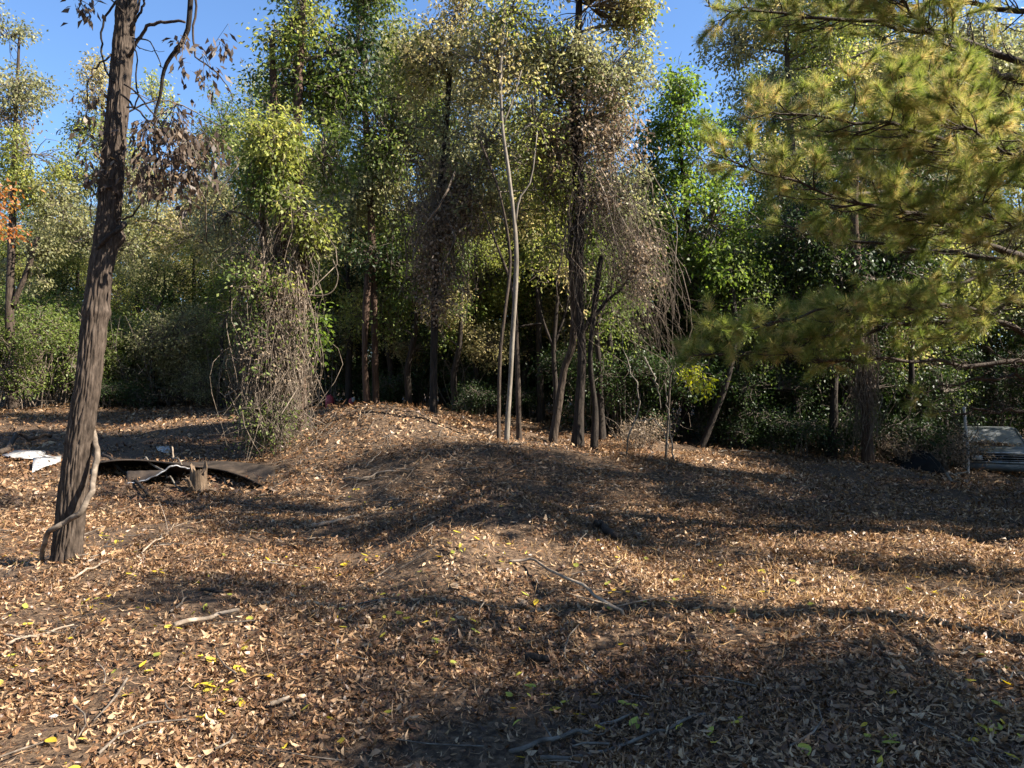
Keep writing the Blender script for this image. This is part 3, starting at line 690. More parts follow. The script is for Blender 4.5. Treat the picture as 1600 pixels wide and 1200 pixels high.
# viny trunk at the edge of the shaded understory
d = 18.4
def v5(t, b0): strands([(P(1350, 500, d), P(1352, 700, d - .1), 160, (.2, .2, .5), (.22, .2, .2), .010, .09)])(t, b0)
build_tree('shaggy_trunk_tree', 'shaggy vine-clad trunk standing at the edge of the shaded understory', 'tree',
    [trunk_px([(1356, 716, d, 17), (1352, 640, d, 15), (1345, 560, d, 14), (1340, 460, d, 15), (1335, 340, d, 12), (1340, 200, d, 8)])],
    [B(1330, 420, d + .5, 80, 80, 'shadegreen', k=1.8, ln=.12), B(1260, 380, d + 1, 80, 90, 'shadegreen', k=1.8, ln=.12), B(1400, 420, d + 1, 80, 80, 'shadegreen', k=1.8, ln=.12), B(1340, 260, d + 1, 100, 80, 'shadegreen', k=2, ln=.12), B(1480, 300, d + 1, 90, 80, 'shadegreen', k=2, ln=.12)], 'barkred', vines=v5)  # leaf colour darkened to stand in for the shadowed gap behind the pine

# ------------------------------------------------------------------ trees seen high behind the pine and at the far edge
d = 22.
build_tree('pale_leaf_tree', 'pale yellowing leafy tree whose top shows above the pine sprays', 'tree',
    [trunk_px([(1250, 700, d, 18), (1245, 500, d, 15), (1240, 300, d, 12), (1230, 100, d, 8), (1230, -100, d, 4)])],
    [B(1150, 70, d, 60, 45, 'autumn', k=2.4, ln=.13), B(1210, 30, d, 80, 55, 'autumn', k=2.6, ln=.13), B(1180, 140, d, 60, 40, 'olive', k=2, ln=.13), B(1300, 70, d, 80, 70, 'yellowgreen', k=2.4, ln=.13), B(1400, 100, d, 80, 80, 'autumn', k=2.2, ln=.13), B(1500, 80, d, 80, 90, 'olive', k=2.2, ln=.13), B(1280, -50, d, 160, 60, 'autumn', k=2.4, ln=.13), B(1580, 120, d, 70, 90, 'olive', k=2, ln=.13)], 'bark')
d = 19.
build_tree('orange_leaf_tree', 'young maple with orange leaves beside the far edge thicket', 'tree',
    [trunk_px([(-40, 640, d, 12), (-35, 500, d, 10), (-25, 380, d, 7), (-10, 300, d, 4)])],
    [B(8, 310, d, 18, 26, 'orange', k=1.6, ln=.13), B(15, 355, d, 22, 18, 'orange', k=1.6, ln=.13), B(-40, 330, d, 40, 50, 'orange', k=2, ln=.13)], 'bark')
build_tree('feathery_tree', 'airy half-bare tree topping out against the blue sky behind the leaning trunk', 'tree',
    [trunk_px([(20, 640, 24, 15), (15, 480, 24, 13), (20, 330, 24, 10), (25, 180, 24, 6), (30, 60, 24, 3)]), trunk_px([(18, 480, 24, 9), (40, 430, 24, 8), (60, 370, 24, 6)])],
    [B(30, 130, 24, 50, 60, 'olive', k=1.9, ln=.12), B(15, 60, 24, 40, 40, 'olive', k=1.6, ln=.12), B(-30, 20, 24, 40, 50, 'olive', k=1.6, ln=.12), B(0, 180, 24, 50, 60, 'dead', k=1.2, ln=.12), B(50, 240, 24, 70, 40, 'yellowgreen', k=1.8, ln=.12), B(20, 300, 24, 60, 50, 'yellowgreen', k=1.4, ln=.12), B(90, 320, 24.5, 60, 50, 'olive', k=1.6, ln=.12), B(40, 400, 24.5, 60, 60, 'olive', k=1.4, ln=.12)], 'bark')
build_tree('yellowing_tree', 'small yellowing leafy tree showing beyond the withered leaves', 'tree',
    [trunk_px([(150, 640, 26, 14), (155, 480, 26, 12), (160, 330, 26, 9), (160, 180, 26, 5), (158, 100, 26, 3)])],
    [B(158, 135, 26, 36, 50, 'autumn', k=1.7, ln=.12), B(115, 195, 26, 34, 30, 'green', k=1.2, ln=.12), B(170, 220, 26, 60, 50, 'yellowgreen', k=1.5, ln=.12), B(240, 160, 26.5, 40, 50, 'yellowgreen', k=1.0, ln=.12), B(110, 280, 26, 70, 50, 'yellowgreen', k=1.6, ln=.12), B(220, 290, 26, 70, 60, 'olive', k=1.5, ln=.12), B(160, 380, 26, 90, 60, 'olive', k=1.5, ln=.12), B(300, 260, 27, 60, 70, 'olive', k=1.4, ln=.12), B(350, 200, 27, 45, 60, 'green', k=1.3, ln=.12), B(300, 370, 27, 80, 60, 'autumn', k=1.3, ln=.12)], 'bark')

# ------------------------------------------------------------------ the pine reaching in
PT = np.array([6.75, 8.7])
pz0 = float(gz(*PT))
pine = thing('pine_tree', 'long-needled pine with golden green sprays reaching across the clearing', 'pine tree', (*PT, pz0))
pb0 = np.array([*PT, pz0])
m = MB(); q = spline([[*PT, pz0 - .3, .30], [PT[0], PT[1], pz0 + .3, .24], [PT[0] + .05, PT[1], pz0 + 4, .2], [PT[0] - .05, PT[1] + .1, pz0 + 9, .13], [PT[0], PT[1], pz0 + 14, .03]], 60)
tube(m, q[:, :3], q[:, 3], 16, lump=.1); m.build('trunk', M['bark'], pine, True, pb0)
def tufts(nb, c, ax, ln, tone, per=30):
    n = len(c); ax = unit(ax)
    d_ = unit(ax[:, None] * .75 + rng.normal(size=(n, per, 3)) * .48).reshape(-1, 3)
    s = np.repeat(c, per, 0) - np.repeat(ax, per, 0) * rng.uniform(0, .05, (n * per, 1))
    L = (np.repeat(np.broadcast_to(ln, (n,)), per) * rng.uniform(.7, 1.15, n * per))[:, None]
    sd = unit(np.cross(d_, rng.normal(size=d_.shape))) * .0017
    e = s + d_ * L; e[:, 2] -= (L[:, 0] * .12)
    V = np.stack([s - sd, s + sd, e], 1).reshape(-1, 3)
    tn = np.clip(np.repeat(tone, per) + rng.normal(size=n * per) * .07, 0, 1)
    nb.add(V, None, np.arange(n * per * 3).reshape(-1, 3), tn)
def pine_branch(pts, r0=.035, spread=1.0, leafy=(.25, 1.), ntw=26, gold=.45, bare_twigs=10, per=52):
    """main limb through pts, side twigs lying mostly level, tufts of needles on them"""
    p = spline(pts, 40); L = np.linalg.norm(np.diff(p, axis=0), axis=1).sum()
    p += (np.stack([vnoise(np.arange(40) * .4, np.zeros(40), int(rng.integers(999)) + j) for j in range(3)], -1) - .5) * .08
    lb = MB(); tube(lb, p, np.linspace(r0, .006, 40), 8, lump=.15)
    tg = unit(np.gradient(p, axis=0)); nb = MB(); C, A, T = [], [], []
    for i in range(ntw + bare_twigs):
        isb = i >= ntw
        t = rng.uniform(*leafy) if not isb else rng.uniform(.02, max(.3, leafy[0] + .2))
        k = min(39, int(t * 39)); s = p[k]; side = 1 if i % 2 else -1
        h = np.cross(tg[k], [0, 0, 1.]) * side
        dr = unit(tg[k] * rng.uniform(.35, .9) + h * rng.uniform(.4, 1.) + np.array([0, 0, rng.uniform(-.15, .3)]))
        ln = spread * (1.05 - .75 * t) * rng.uniform(.6, 1.2) * (1 if not isb else .8)
        e = s + dr * ln; mid = s + dr * ln * .5 + np.array([0, 0, -.06 * ln]) + rng.normal(size=3) * .05 * ln
        e = e + np.array([0, 0, .10 * ln])
        q = spline([s, mid, e], 9); tube(lb, q, np.linspace(.010, .003, 9), 4, cap=False)
        if isb:
            for z in range(4):
                s2 = q[rng.integers(3, 9)]; e2 = s2 + unit(dr + rng.normal(size=3) * .7) * rng.uniform(.1, .4) * ln
                tube(lb, spline([s2, (s2 + e2) / 2 + rng.normal(size=3) * .03, e2], 4), np.linspace(.005, .002, 4), 3, cap=False)
            continue
        ns = int(3 + 4 * ln)
        for z in range(ns):
            f_ = rng.uniform(.3, 1.) if z else 1.
            a = q[int(f_ * 8)]; dd = unit(dr * .7 + rng.normal(size=3) * .55 + np.array([0, 0, .12])); l2 = rng.uniform(.10, .32) * (.5 + spread * .5)
            if z == 0: l2 = .02
            tube(lb, np.stack([a, a + dd * l2 * .5, a + dd * l2 + [0, 0, .02]]), [.004, .003, .002], 3, cap=False)
            nt_ = max(2, int(l2 / .05))
            for w_ in range(nt_):
                g = .35 + .65 * (w_ + 1) / nt_
                C.append(a + dd * l2 * g); A.append(dd + np.array([0, 0, .35])); T.append(np.clip((.38 if rng.uniform() > gold * (1.35 - g * .75) else .76) + rng.normal() * .13, 0, 1))
    if C: tufts(nb, np.array(C), np.array(A), .135, np.array(T), per)
    o = lb.build('branch', M['bark'], pine, True, pb0)
    if C: nb.build('needles', M['needle'], o, False, pb0)
    return o
root = lambda z: [PT[0], PT[1], pz0 + z]
def pz(px, py, d): return P(px, py, d)
pine_branch([root(3.6), P(1600, 278, 8.3), P(1536, 259, 8.1), P(1484, 225, 8.0), P(1428, 204, 7.9), P(1368, 191, 7.8), P(1285, 184, 7.7), P(1188, 172, 7.6)], .045, 1.25, (.2, 1), 46)
pine_branch([root(3.0), P(1600, 405, 8.2), P(1562, 388, 8.1), P(1502, 364, 8.0), P(1454, 341, 7.9), P(1398, 332, 7.8), P(1304, 309, 7.7), P(1202, 277, 7.6), P(1110, 242, 7.5)], .045, 1.15, (.3, 1), 44)
pine_branch([root(5.2), P(1590, 130, 8.5), P(1540, 107, 8.4), P(1484, 67, 8.3), P(1446, 45, 8.2), P(1412, 0, 8.1), P(1330, -30, 8)], .05, 1.2, (.45, 1), 26)
pine_branch([root(4.4), P(1600, 165, 8.4), P(1515, 146, 8.2), P(1440, 120, 8), P(1360, 130, 7.8)], .04, .9, (.3, 1), 26)
pine_branch([root(2.1), P(1600, 480, 8.2), P(1539, 489, 8.1), P(1440, 478, 8.0), P(1310, 484, 7.9), P(1212, 504, 7.8), P(1121, 521, 7.7)], .035, 1.0, (.15, 1), 42, .3)
pine_branch([root(1.9), P(1600, 520, 8.6), P(1500, 500, 8.6), P(1408, 508, 8.6), P(1347, 521, 8.5), P(1269, 531, 8.4), P(1195, 545, 8.3), P(1060, 556, 8.2)], .035, .8, (.5, 1), 26, .3, 20)
pine_branch([root(1.65), P(1600, 568, 8.4), P(1499, 568, 8.3), P(1364, 562, 8.2), P(1269, 558, 8.2), P(1188, 557, 8.1)], .03, .7, (.6, 1), 8, .3, 30)
pine_branch([root(2.5), P(1586, 420, 8.7), P(1500, 440, 8.6), P(1431, 462, 8.5), P(1350, 475, 8.4), P(1230, 490, 8.3)], .035, .9, (.5, 1), 22, .3, 18)
pine_branch([root(1.3), P(1600, 645, 9.2), P(1530, 644, 9.2), P(1455, 642, 9.2)], .025, .5, (.9, 1), 1, .3, 16)
pine_branch([root(1.5), P(1600, 588, 8.9), P(1560, 592, 8.8), P(1490, 600, 8.8), P(1440, 612, 8.8)], .022, .6, (.9, 1), 1, .3, 18)
pine_branch([root(3.9), P(1640, 230, 7.4), P(1600, 240, 7.2), P(1540, 225, 7.0), P(1480, 160, 6.9)], .03, .9, (.3, 1), 26)
pine_branch([root(2.8), P(1640, 360, 7.6), P(1600, 350, 7.4), P(1560, 345, 7.2), P(1510, 310, 7.1)], .03, .8, (.2, 1), 26, .5)
pine_branch([root(5.4), P(1500, 60, 8.6), P(1400, 40, 8.7), P(1280, 30, 8.8), P(1180, 20, 8.8), P(1100, 8, 8.8)], .04, 1.0, (.3, 1), 24, .25)
pine_branch([root(4.3), P(1500, 215, 9.6), P(1400, 225, 9.8), P(1280, 240, 9.9), P(1160, 255, 10)], .04, .9, (.4, 1), 16, .25)
pine_branch([root(3.3), P(1500, 400, 9.4), P(1400, 385, 9.6), P(1290, 370, 9.8), P(1200, 350, 9.9)], .04, .9, (.4, 1), 14, .3)
up = [pine_branch([root(z), root(z) + np.array([-1.2, .3, .35]), root(z) + np.array([-2.3, .5, .45]), root(z) + np.array([-3.2, .6, .9])], .035, 1.0, (.2, 1), 30, .3, per=18) for z in (6.2, 7.4)]
for i in range(14):
    src = up[i % 2]; c = src.copy(); COL.objects.link(c)
    for ch in src.children: g = ch.copy(); COL.objects.link(g); g.parent = c
    a = i * 2.4 + .5; sc_ = 1 - .028 * i
    c.rotation_euler = (0, 0, a); c.scale = (sc_, sc_, sc_); z0 = 6.2 if i % 2 == 0 else 7.4
    c.location = (0, 0, (6.5 + i * .5) - z0 * sc_)

# ------------------------------------------------------------------ shrub, sapling and far tree kinds, then their repeats
def shrub(name, label, group, h, wd, mat, k, ln, stems, stem_mat='twig', tangle=0, loc=(0, 0, 0)):
    t = thing(name, label, 'shrub', (0, 0, 0), group)
    sb = MB(); lb = MB(); tb = MB()
    for i in range(stems):
        a = rng.uniform(0, TAU); r_ = rng.uniform(0, .25) * wd
        s = np.array([math.cos(a) * r_, math.sin(a) * r_, -.15]); e = np.array([math.cos(a) * wd * rng.uniform(.2, .5), math.sin(a) * wd * rng.uniform(.2, .5), h * rng.uniform(.55, .95)])
        q = spline([s, (s + e) / 2 + rng.normal(size=3) * .18 * wd * .5 + [0, 0, .1 * h], e], 9)
        tube(sb, q, np.linspace(.018, .006, 9) * rng.uniform(.6, 1.5), 4, cap=False)
    for i in range(tangle):
        s = np.array([rng.normal() * wd * .3, rng.normal() * wd * .3, h * rng.uniform(.0, .7)]); dr = unit(rng.normal(size=3) + [0, 0, .2]); L = rng.uniform(.4, 1.3)
        q = spline([s, s + dr * L * .5 + rng.normal(size=3) * .15, s + dr * L + [0, 0, -.2 * L]], 7); tube(sb, q, np.linspace(.008, .003, 7), 3, cap=False)
    for i in range(5):
        c = np.array([rng.normal() * wd * .2, rng.normal() * wd * .2, h * rng.uniform(.28, .72)])
        foliage(lb, tb, c, np.array([wd * rng.uniform(.28, .42), wd * rng.uniform(.28, .42), h * rng.uniform(.22, .32)]), k=k, ln=ln, droop=.3, per=22, spread=.2)
    sb.build('stems', M[stem_mat], t, False, None, 'stuff'); lb.build('foliage', M[mat], t); tb.build('twigs', M[stem_mat], t, False, None, 'stuff')
    return t
def far_tree(name, label, group, h, wd, mats, k, ln, clear=.3, bark='barkdark', nb=9, sides=8):
    tr = [[0, 0, 0, h * .012 + .05]]; x = y = 0.
    for i in range(1, 6):
        x += rng.normal() * .18; y += rng.normal() * .18; tr.append([x, y, h * i / 5.3, (h * .012 + .05) * (1 - i / 6.)])
    bl = []
    for i in range(nb):
        z = h * (clear + (1 - clear) * (i + .5) / nb * .97); ff = math.sin(math.pi * min(1, (z / h - clear) / (1 - clear) * .8 + .22)) ; a = i * 2.4 + rng.uniform(-.5, .5)
        rr = wd * .5 * ff * rng.uniform(.3, .75)
        bl.append(dict(c=np.array([math.cos(a) * rr, math.sin(a) * rr, z]), r=np.array([wd * .28, wd * .28, h * .075 + .3]) * rng.uniform(.75, 1.25), mat=mats[i % len(mats)], k=k, ln=ln, spread=.26, per=24))
    return build_tree(name, label, 'tree', [np.array(tr)], bl, bark, group, sides)
def place(src, spots, first=True):
    for i, (x, y, sc_) in enumerate(spots):
        z = float(gz(x, y))
        if i == 0 and first: src.location = (x, y, z); src.rotation_euler = (0, 0, rng.uniform(0, TAU)); src.scale = (sc_,) * 3
        else: dup(src, (x, y, z), rng.uniform(0, TAU), sc_ * (1 if True else 1))
def pxs(l): return [((px - CX) / F * d, d, sc_) for px, d, sc_ in l]

far1 = far_tree('green_forest_tree', 'tall dense green tree of the wood behind the clearing', 'green trees behind the clearing', 15, 7, ['green', 'olive'], 2.0, .15)
far2 = far_tree('olive_forest_tree', 'tall thin olive leaved tree of the wood behind the clearing', 'olive trees behind the clearing', 16, 6.5, ['olive', 'yellowgreen'], 1.6, .14)
far3 = far_tree('golden_forest_tree', 'golden yellowing tree of the wood behind the clearing', 'golden trees behind the clearing', 13, 6, ['autumn', 'yellowgreen'], 1.6, .14, .25)
place(far2, pxs([(30, 33, .62), (120, 35, .6), (215, 33, .66), (300, 36, .68), (375, 34, .75), (-50, 34, .7), (410, 29, .8)]), False)
place(far3, pxs([(80, 38, .75), (180, 40, .75), (270, 40, .8), (350, 42, .85)]), False)
place(far3, pxs([(545, 22, .55), (650, 22.5, .5), (745, 20.5, .48), (930, 21, .55), (1010, 22.5, .5), (480, 24, .5)]), False)
far4 = far_tree('low_forest_tree', 'low dark leafy understory tree in the shade of the wood', 'understory trees', 7, 5.5, ['shadegreen'], 1.5, .13, .12, nb=8)
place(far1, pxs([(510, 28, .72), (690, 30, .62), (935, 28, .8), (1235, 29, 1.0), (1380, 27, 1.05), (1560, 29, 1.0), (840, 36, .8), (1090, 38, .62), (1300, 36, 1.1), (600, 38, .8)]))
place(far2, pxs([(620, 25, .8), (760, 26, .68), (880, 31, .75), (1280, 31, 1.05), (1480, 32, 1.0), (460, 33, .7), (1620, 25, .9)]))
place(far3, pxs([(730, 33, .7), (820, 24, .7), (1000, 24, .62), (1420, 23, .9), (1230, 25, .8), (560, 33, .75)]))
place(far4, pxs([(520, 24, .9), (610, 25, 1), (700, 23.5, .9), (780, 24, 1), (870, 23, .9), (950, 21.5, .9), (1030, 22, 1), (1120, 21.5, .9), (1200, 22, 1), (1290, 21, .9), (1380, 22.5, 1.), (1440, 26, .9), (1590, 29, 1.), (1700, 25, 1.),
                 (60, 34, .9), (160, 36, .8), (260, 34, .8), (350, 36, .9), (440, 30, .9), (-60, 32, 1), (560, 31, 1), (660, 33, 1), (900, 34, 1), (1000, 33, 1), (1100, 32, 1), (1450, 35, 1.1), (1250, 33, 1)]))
for i, px in enumerate(range(-80, 1740, 70)):
    dd = 46 + 6 * (i % 2); dup(far4, base_at(px, dd), rng.uniform(0, TAU), 1.5, 'big dark leafy tree deep in the wood, far behind the trunks', 'trees deep in the wood')
sh1 = shrub('dark_shrub', 'dark green understory shrub at the shaded edge of the wood', 'dark shrubs along the wood edge', 2.6, 2.4, 'shadegreen', 1.4, .09, 14)
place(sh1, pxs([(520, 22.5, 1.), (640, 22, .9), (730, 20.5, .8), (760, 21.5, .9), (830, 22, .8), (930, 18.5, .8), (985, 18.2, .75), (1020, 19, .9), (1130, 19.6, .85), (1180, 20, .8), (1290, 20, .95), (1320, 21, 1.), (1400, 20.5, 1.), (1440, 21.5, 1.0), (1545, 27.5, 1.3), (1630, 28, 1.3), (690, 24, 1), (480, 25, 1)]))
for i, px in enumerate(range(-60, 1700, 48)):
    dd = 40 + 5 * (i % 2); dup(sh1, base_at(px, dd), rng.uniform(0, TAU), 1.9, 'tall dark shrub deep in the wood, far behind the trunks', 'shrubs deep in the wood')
sh2 = shrub('green_shrub', 'shade-darkened green shrub low at the foot of the wood', 'green shrubs along the wood edge', 1.5, 2.0, 'shadegreen', 1.3, .08, 10)
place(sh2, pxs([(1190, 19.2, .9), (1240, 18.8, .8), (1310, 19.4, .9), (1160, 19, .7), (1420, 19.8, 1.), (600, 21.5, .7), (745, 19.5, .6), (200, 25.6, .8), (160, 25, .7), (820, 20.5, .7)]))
sh3 = shrub('tangled_thicket', 'tangled olive thicket of arching twigs at the far edge', 'tangled thickets at the far edge', 3.6, 4.2, 'olive', 1.3, .09, 26, 'twig', 120)
place(sh3, pxs([(255, 27.5, 1.05), (330, 27, .95), (200, 28.5, 1.), (380, 26.5, .7), (300, 30, 1.15)] + [(px, 33 + 3 * (i % 3), 1.25) for i, px in enumerate(range(-30, 480, 60))]))
sh4 = shrub('leafy_thicket', 'green thicket with many upright pale stems at the far edge', 'leafy thickets at the far edge', 3.4, 3.2, 'green', 1.3, .10, 34, 'vine', 50)
place(sh4, pxs([(20, 24.5, 1.), (85, 25.5, 1.05), (-40, 23.5, 1.), (150, 27, 1.0), (50, 28, 1.3), (120, 30, 1.3)]))
sh5 = shrub('brown_brush', 'low heap of grey brown brush twigs under the shaggy trunk', 'brown brush heaps', 1.4, 1.8, 'dead', .5, .08, 20, 'vine', 70)
place(sh5, pxs([(1465, 19.6, .9), (1400, 19.2, .7), (1487, 21.0, .8), (1000, 16.5, .6)]))
sp1 = far_tree('thin_sapling', 'thin dark understory sapling with scattered leaves', 'saplings in the wood', 6, 2.2, ['green'], .8, .10, .35, 'barkdark', 6, 6)
place(sp1, pxs([(640, 20, .9), (712, 19.5, .8), (730, 22, 1), (940, 17.5, .8), (965, 19, 1), (1160, 18.9, .9), (1165, 20, 1), (1240, 19.5, 1.), (1300, 19, 1), (1420, 20, 1), (610, 22, 1), (820, 21, 1), (1475, 24, .9), (240, 27, .9), (345, 26, .8)]))
# trees standing off to the sunny side, whose shade falls over the clearing
thin = far_tree('open_crowned_tree', 'open crowned tree standing off to the sunny side of the clearing', 'trees on the sunny side', 9, 4.2, ['olive', 'green'], 1.6, .11, .28, 'bark', 8)
place(thin, [(9.2, 1.7, .95), (12.6, 1.3, 1.0), (6.7, 2.2, .72), (15.5, 1.6, 1.05), (11.6, 8.9, .85), (14, 9.6, 1.), (13, 12.2, 1.05), (16.6, 11.2, 1.2), (17, 15, 1.3), (20.5, 9.6, 1.5), (21, 13.4, 1.6), (14.2, 15.4, 1.)])
SHADE = [(sp1, 9.4, 6.1, 1.3), (sp1, 5.9, 4.3, 1.35), (far2, 12.2, 9.9, .84), (far2, 13.6, 12.3, .70), (far4, 19, 20, 1.2), (far1, 25, 16, 1.0), (far1, 29, 24, 1.0)]
for src, x, y, sc_ in SHADE: dup(src, on(x, y), rng.uniform(0, TAU), sc_, 'tall leafy tree standing off to the sunny side of the clearing', 'trees on the sunny side')
for x, y in [(-17, 1), (-19, 8), (-16, -6), (-11, -12), (-4, -13), (3, -14), (9, -16), (-20, 15)]: dup(far1, on(x, y), rng.uniform(0, TAU), .95, 'unseen leafy tree added behind and left of the clearing to block sky light', 'unseen trees added to block sky light')  # unseen trees added around the clearing to hold back sky light

# ------------------------------------------------------------------ stump, scrap metal, sticks
def splinter_stump():
    b0 = G(310, 772); t = thing('splintered_stump', 'snapped splintered tree stump in front of the bent metal sheet', 'stump', b0)
    k = b0[1] / F
    m = MB(); n = 26; a = np.arange(n) / n * TAU
    rb = 12 * k
    top = 38 * k * (1 + .13 * rng.normal(size=n)); top += 6 * k * np.sin(a * 2 + 1)
    rows = [(-.1, 1.5), (.02, 1.25), (.3, .98), (.7, .92), (1., .95)]
    V = np.array([[math.cos(a[j]) * rb * s * (1 + .12 * (-1) ** j), math.sin(a[j]) * rb * s * (1 + .12 * (-1) ** j), (top[j] * f_ if f_ > 0 else f_)] for f_, s in rows for j in range(n)])
    q = [(i * n + j, i * n + (j + 1) % n, (i + 1) * n + (j + 1) % n, (i + 1) * n + j) for i in range(4) for j in range(n)]
    m.add(V, q)
    V2 = np.vstack([V[-n:], [[0, 0, 20 * k]]]); m.add(V2, None, [(j, (j + 1) % n, n) for j in range(n)])
    m.build('trunk', M['stumpwood'], t)
    for i in range(9):
        aa = rng.uniform(0, TAU); s = np.array([math.cos(aa) * rb * .9, math.sin(aa) * rb * .9, 5 * k]); e = s + np.array([math.cos(aa) * 26 * k * rng.uniform(.4, 1.2), math.sin(aa) * 10 * k, rng.uniform(-8, 25) * k])
        mm = MB(); tube(mm, spline([s, (s + e) / 2 + [0, 0, 5 * k], e], 6), np.linspace(3 * k, .6 * k, 6), 4); mm.build('splinter', M['stumpwood'], t)
M['stumpwood'] = noise_mat('splintered_wood', [(.06, .04, .025), (.14, .095, .06), (.24, .17, .11)], 14, (3, 3, .3), .8, .02)
splinter_stump()

M['whitepaint'] = noise_mat('flaked_white_paint', [(.05, .038, .028), (.25, .23, .21), (.42, .4, .38)], 9, (1, 1, 1), .2, .004, .5, lo=.38, hi=.5)
M['scrap'] = noise_mat('weathered_shaded_metal', [(.016, .012, .009), (.045, .033, .024), (.10, .072, .05)], 5, (1, 1, 1), .3, .01, .6, .2)  # weathered brown, darkened for the shade under the raised sheets
M['scrappale'] = noise_mat('dented_pale_metal', [(.06, .05, .045), (.28, .27, .26), (.5, .49, .48)], 8, (1, 1, 1), .3, .01, .5, .2, lo=.35, hi=.6)
def sheet(name, label, rows, mat, th=.012, cat='sheet metal', wave=.0):
    """rows: list of 3-D polylines, lofted, with thickness"""
    n = 46; L = [spline(r_, n) for r_ in rows]
    L = np.array(L); mN = 14
    S_ = np.array([spline(L[:, j], mN) for j in range(n)]).transpose(1, 0, 2)
    if wave: S_[..., 2] += wave * np.sin(np.arange(n) * 1.1)[None] * np.linspace(1, .2, mN)[:, None] + wave * (vnoise(np.arange(n)[None] * .5, np.arange(mN)[:, None] * .5, 3) - .5)
    m = MB(); i = (np.arange(mN - 1)[:, None] * n + np.arange(n - 1)[None]).ravel(); q = np.c_[i, i + 1, i + n + 1, i + n]
    nrm = unit(np.cross(np.gradient(S_, axis=1), np.gradient(S_, axis=0)))
    N = mN * n; V = np.vstack([S_.reshape(-1, 3), (S_ + nrm * th).reshape(-1, 3)])
    edge = np.r_[np.arange(n), np.arange(1, mN) * n + n - 1, np.arange(n - 2, -1, -1) + (mN - 1) * n, np.arange(mN - 2, 0, -1) * n]
    e2 = np.roll(edge, -1)
    m.add(V, np.vstack([q, q[:, ::-1] + N, np.c_[edge, edge + N, e2 + N, e2]]))
    o = m.build(name, M[mat], None, True)
    return tag(o, label, cat, 'scrap sheet metal')
def low(pts, back, dz):
    out = []
    for px, py, d in pts:
        p = P(px, py, d); x, y = p[0] * (d + back) / d, d + back; out.append([x, y, float(gz(x, y)) + dz])
    return out
e1 = [(146, 725, 12.3), (190, 720, 12.5), (240, 722, 12.5), (300, 730, 12.4), (345, 735, 12.2), (385, 748, 11.9), (430, 770, 11.5)]
sheet('bent_metal_sheet', 'long dark sheet of scrap metal bowed upward behind the splintered stump', [[P(*e) for e in e1], [P(a, b - 1, c + .35) for a, b, c in e1], low(e1, 1.0, .12), low(e1, 1.5, -.03)], 'scrap', .018)
e2 = [(198, 757, 11.7), (225, 752, 11.75), (250, 741, 11.8), (270, 729, 11.85), (288, 732, 11.9), (304, 735, 11.9)]
sheet('crumpled_metal_sheet', 'crumpled pale edged scrap sheet lying before the long bowed one', [[P(*e) for e in e2], [P(a, b - 2, c + .12) for a, b, c in e2], low(e2, .35, .14), low(e2, .6, .0)], 'scrap', .012, wave=.006)  # dark metal puts the shade of the hollow below into the sheet
m = MB(); q = spline([P(*e) for e in e2], 40); q[:, 2] += .006 * np.sin(np.arange(40) * 1.26) + .012
tube(m, q, .008 + .008 * rng.uniform(size=40), 6); rim = m.build('torn_rim', M['scrappale'], bpy.data.objects['crumpled_metal_sheet'], True)
def flatsheet(label, poly, dz, mat='whitepaint'):
    g = [G(*p_) for p_ in poly]; b0 = g[0]
    V = [np.array([q[0], q[1], q[2] + dz + .02 * math.sin(i * 2.)]) for i, q in enumerate(g)]
    c = np.mean(V, 0) + np.array([0, 0, .04]); m = MB(); n = len(V)
    # ring, mid ring, centre, with thickness
    mid = [(v * .5 + c * .5) + np.array([0, 0, .02 * math.cos(i * 3.)]) for i, v in enumerate(V)]
    VV = np.vstack([V, mid, [c], np.array(V) - [0, 0, .015]])
    q = [(i, (i + 1) % n, n + (i + 1) % n, n + i) for i in range(n)] + [(i, i + 2 * n + 1, (i + 1) % n + 2 * n + 1, (i + 1) % n) for i in range(n)]
    m.add(VV, q, [(n + i, n + (i + 1) % n, 2 * n) for i in range(n)])
    tag(m.build('white_scrap_panel', M[mat], None, False, None), label, 'scrap panel', 'white scrap panels')
flatsheet('flat white painted scrap panel lying beside the leaning trunk', [(2, 716), (22, 710), (72, 708), (70, 714), (50, 718), (92, 719), (94, 722), (20, 722)], .06)
flatsheet('peeling white scrap panel bent down at its front corner', [(52, 722), (96, 720), (94, 727), (80, 732), (70, 737), (50, 745)], .08)
flatsheet('small white scrap panel on the leaves behind the bowed metal sheet', [(244, 702), (264, 702), (268, 710), (256, 711), (246, 708)], .05)

def stick(label, pxl, r0, r1=None, mat='stick', lift=.02, cat='fallen branch', forks=0, dz=None, name='fallen_branch'):
    g = np.array([G(*p_) for p_ in pxl]); g[:, 2] += lift + r0
    if dz is not None: g[:, 2] += np.array(dz)
    n = 20; q = spline(g, n); L = np.linalg.norm(g[-1] - g[0])
    q += (np.stack([vnoise(np.arange(n) * .45, np.zeros(n), hash(label) % 500 + j) for j in range(3)], -1) - .5) * L * .05
    if dz is None: q[:, 2] = np.maximum(q[:, 2], gz(q[:, 0], q[:, 1]) + r0 * .4)
    m = MB(); tube(m, q, np.linspace(r0, r1 or r0 * .5, n), 7, lump=.2, seed=len(label))
    for i in range(forks):
        k = rng.integers(5, 17); e = q[k] + np.array([rng.normal() * .2, rng.normal() * .2, rng.uniform(.03, .2)]) * L * .6
        tube(m, spline([q[k], (q[k] + e) / 2 + rng.normal(size=3) * .02, e], 6), np.linspace(r0 * .5, r0 * .2, 6), 5)
    return tag(m.build(name, M[mat], None, True), label, cat, 'fallen branches')
def hash(s): return sum(ord(c) * (i + 3) for i, c in enumerate(s))
def hash(s): return sum(ord(c) * (i + 3) for i, c in enumerate(s))
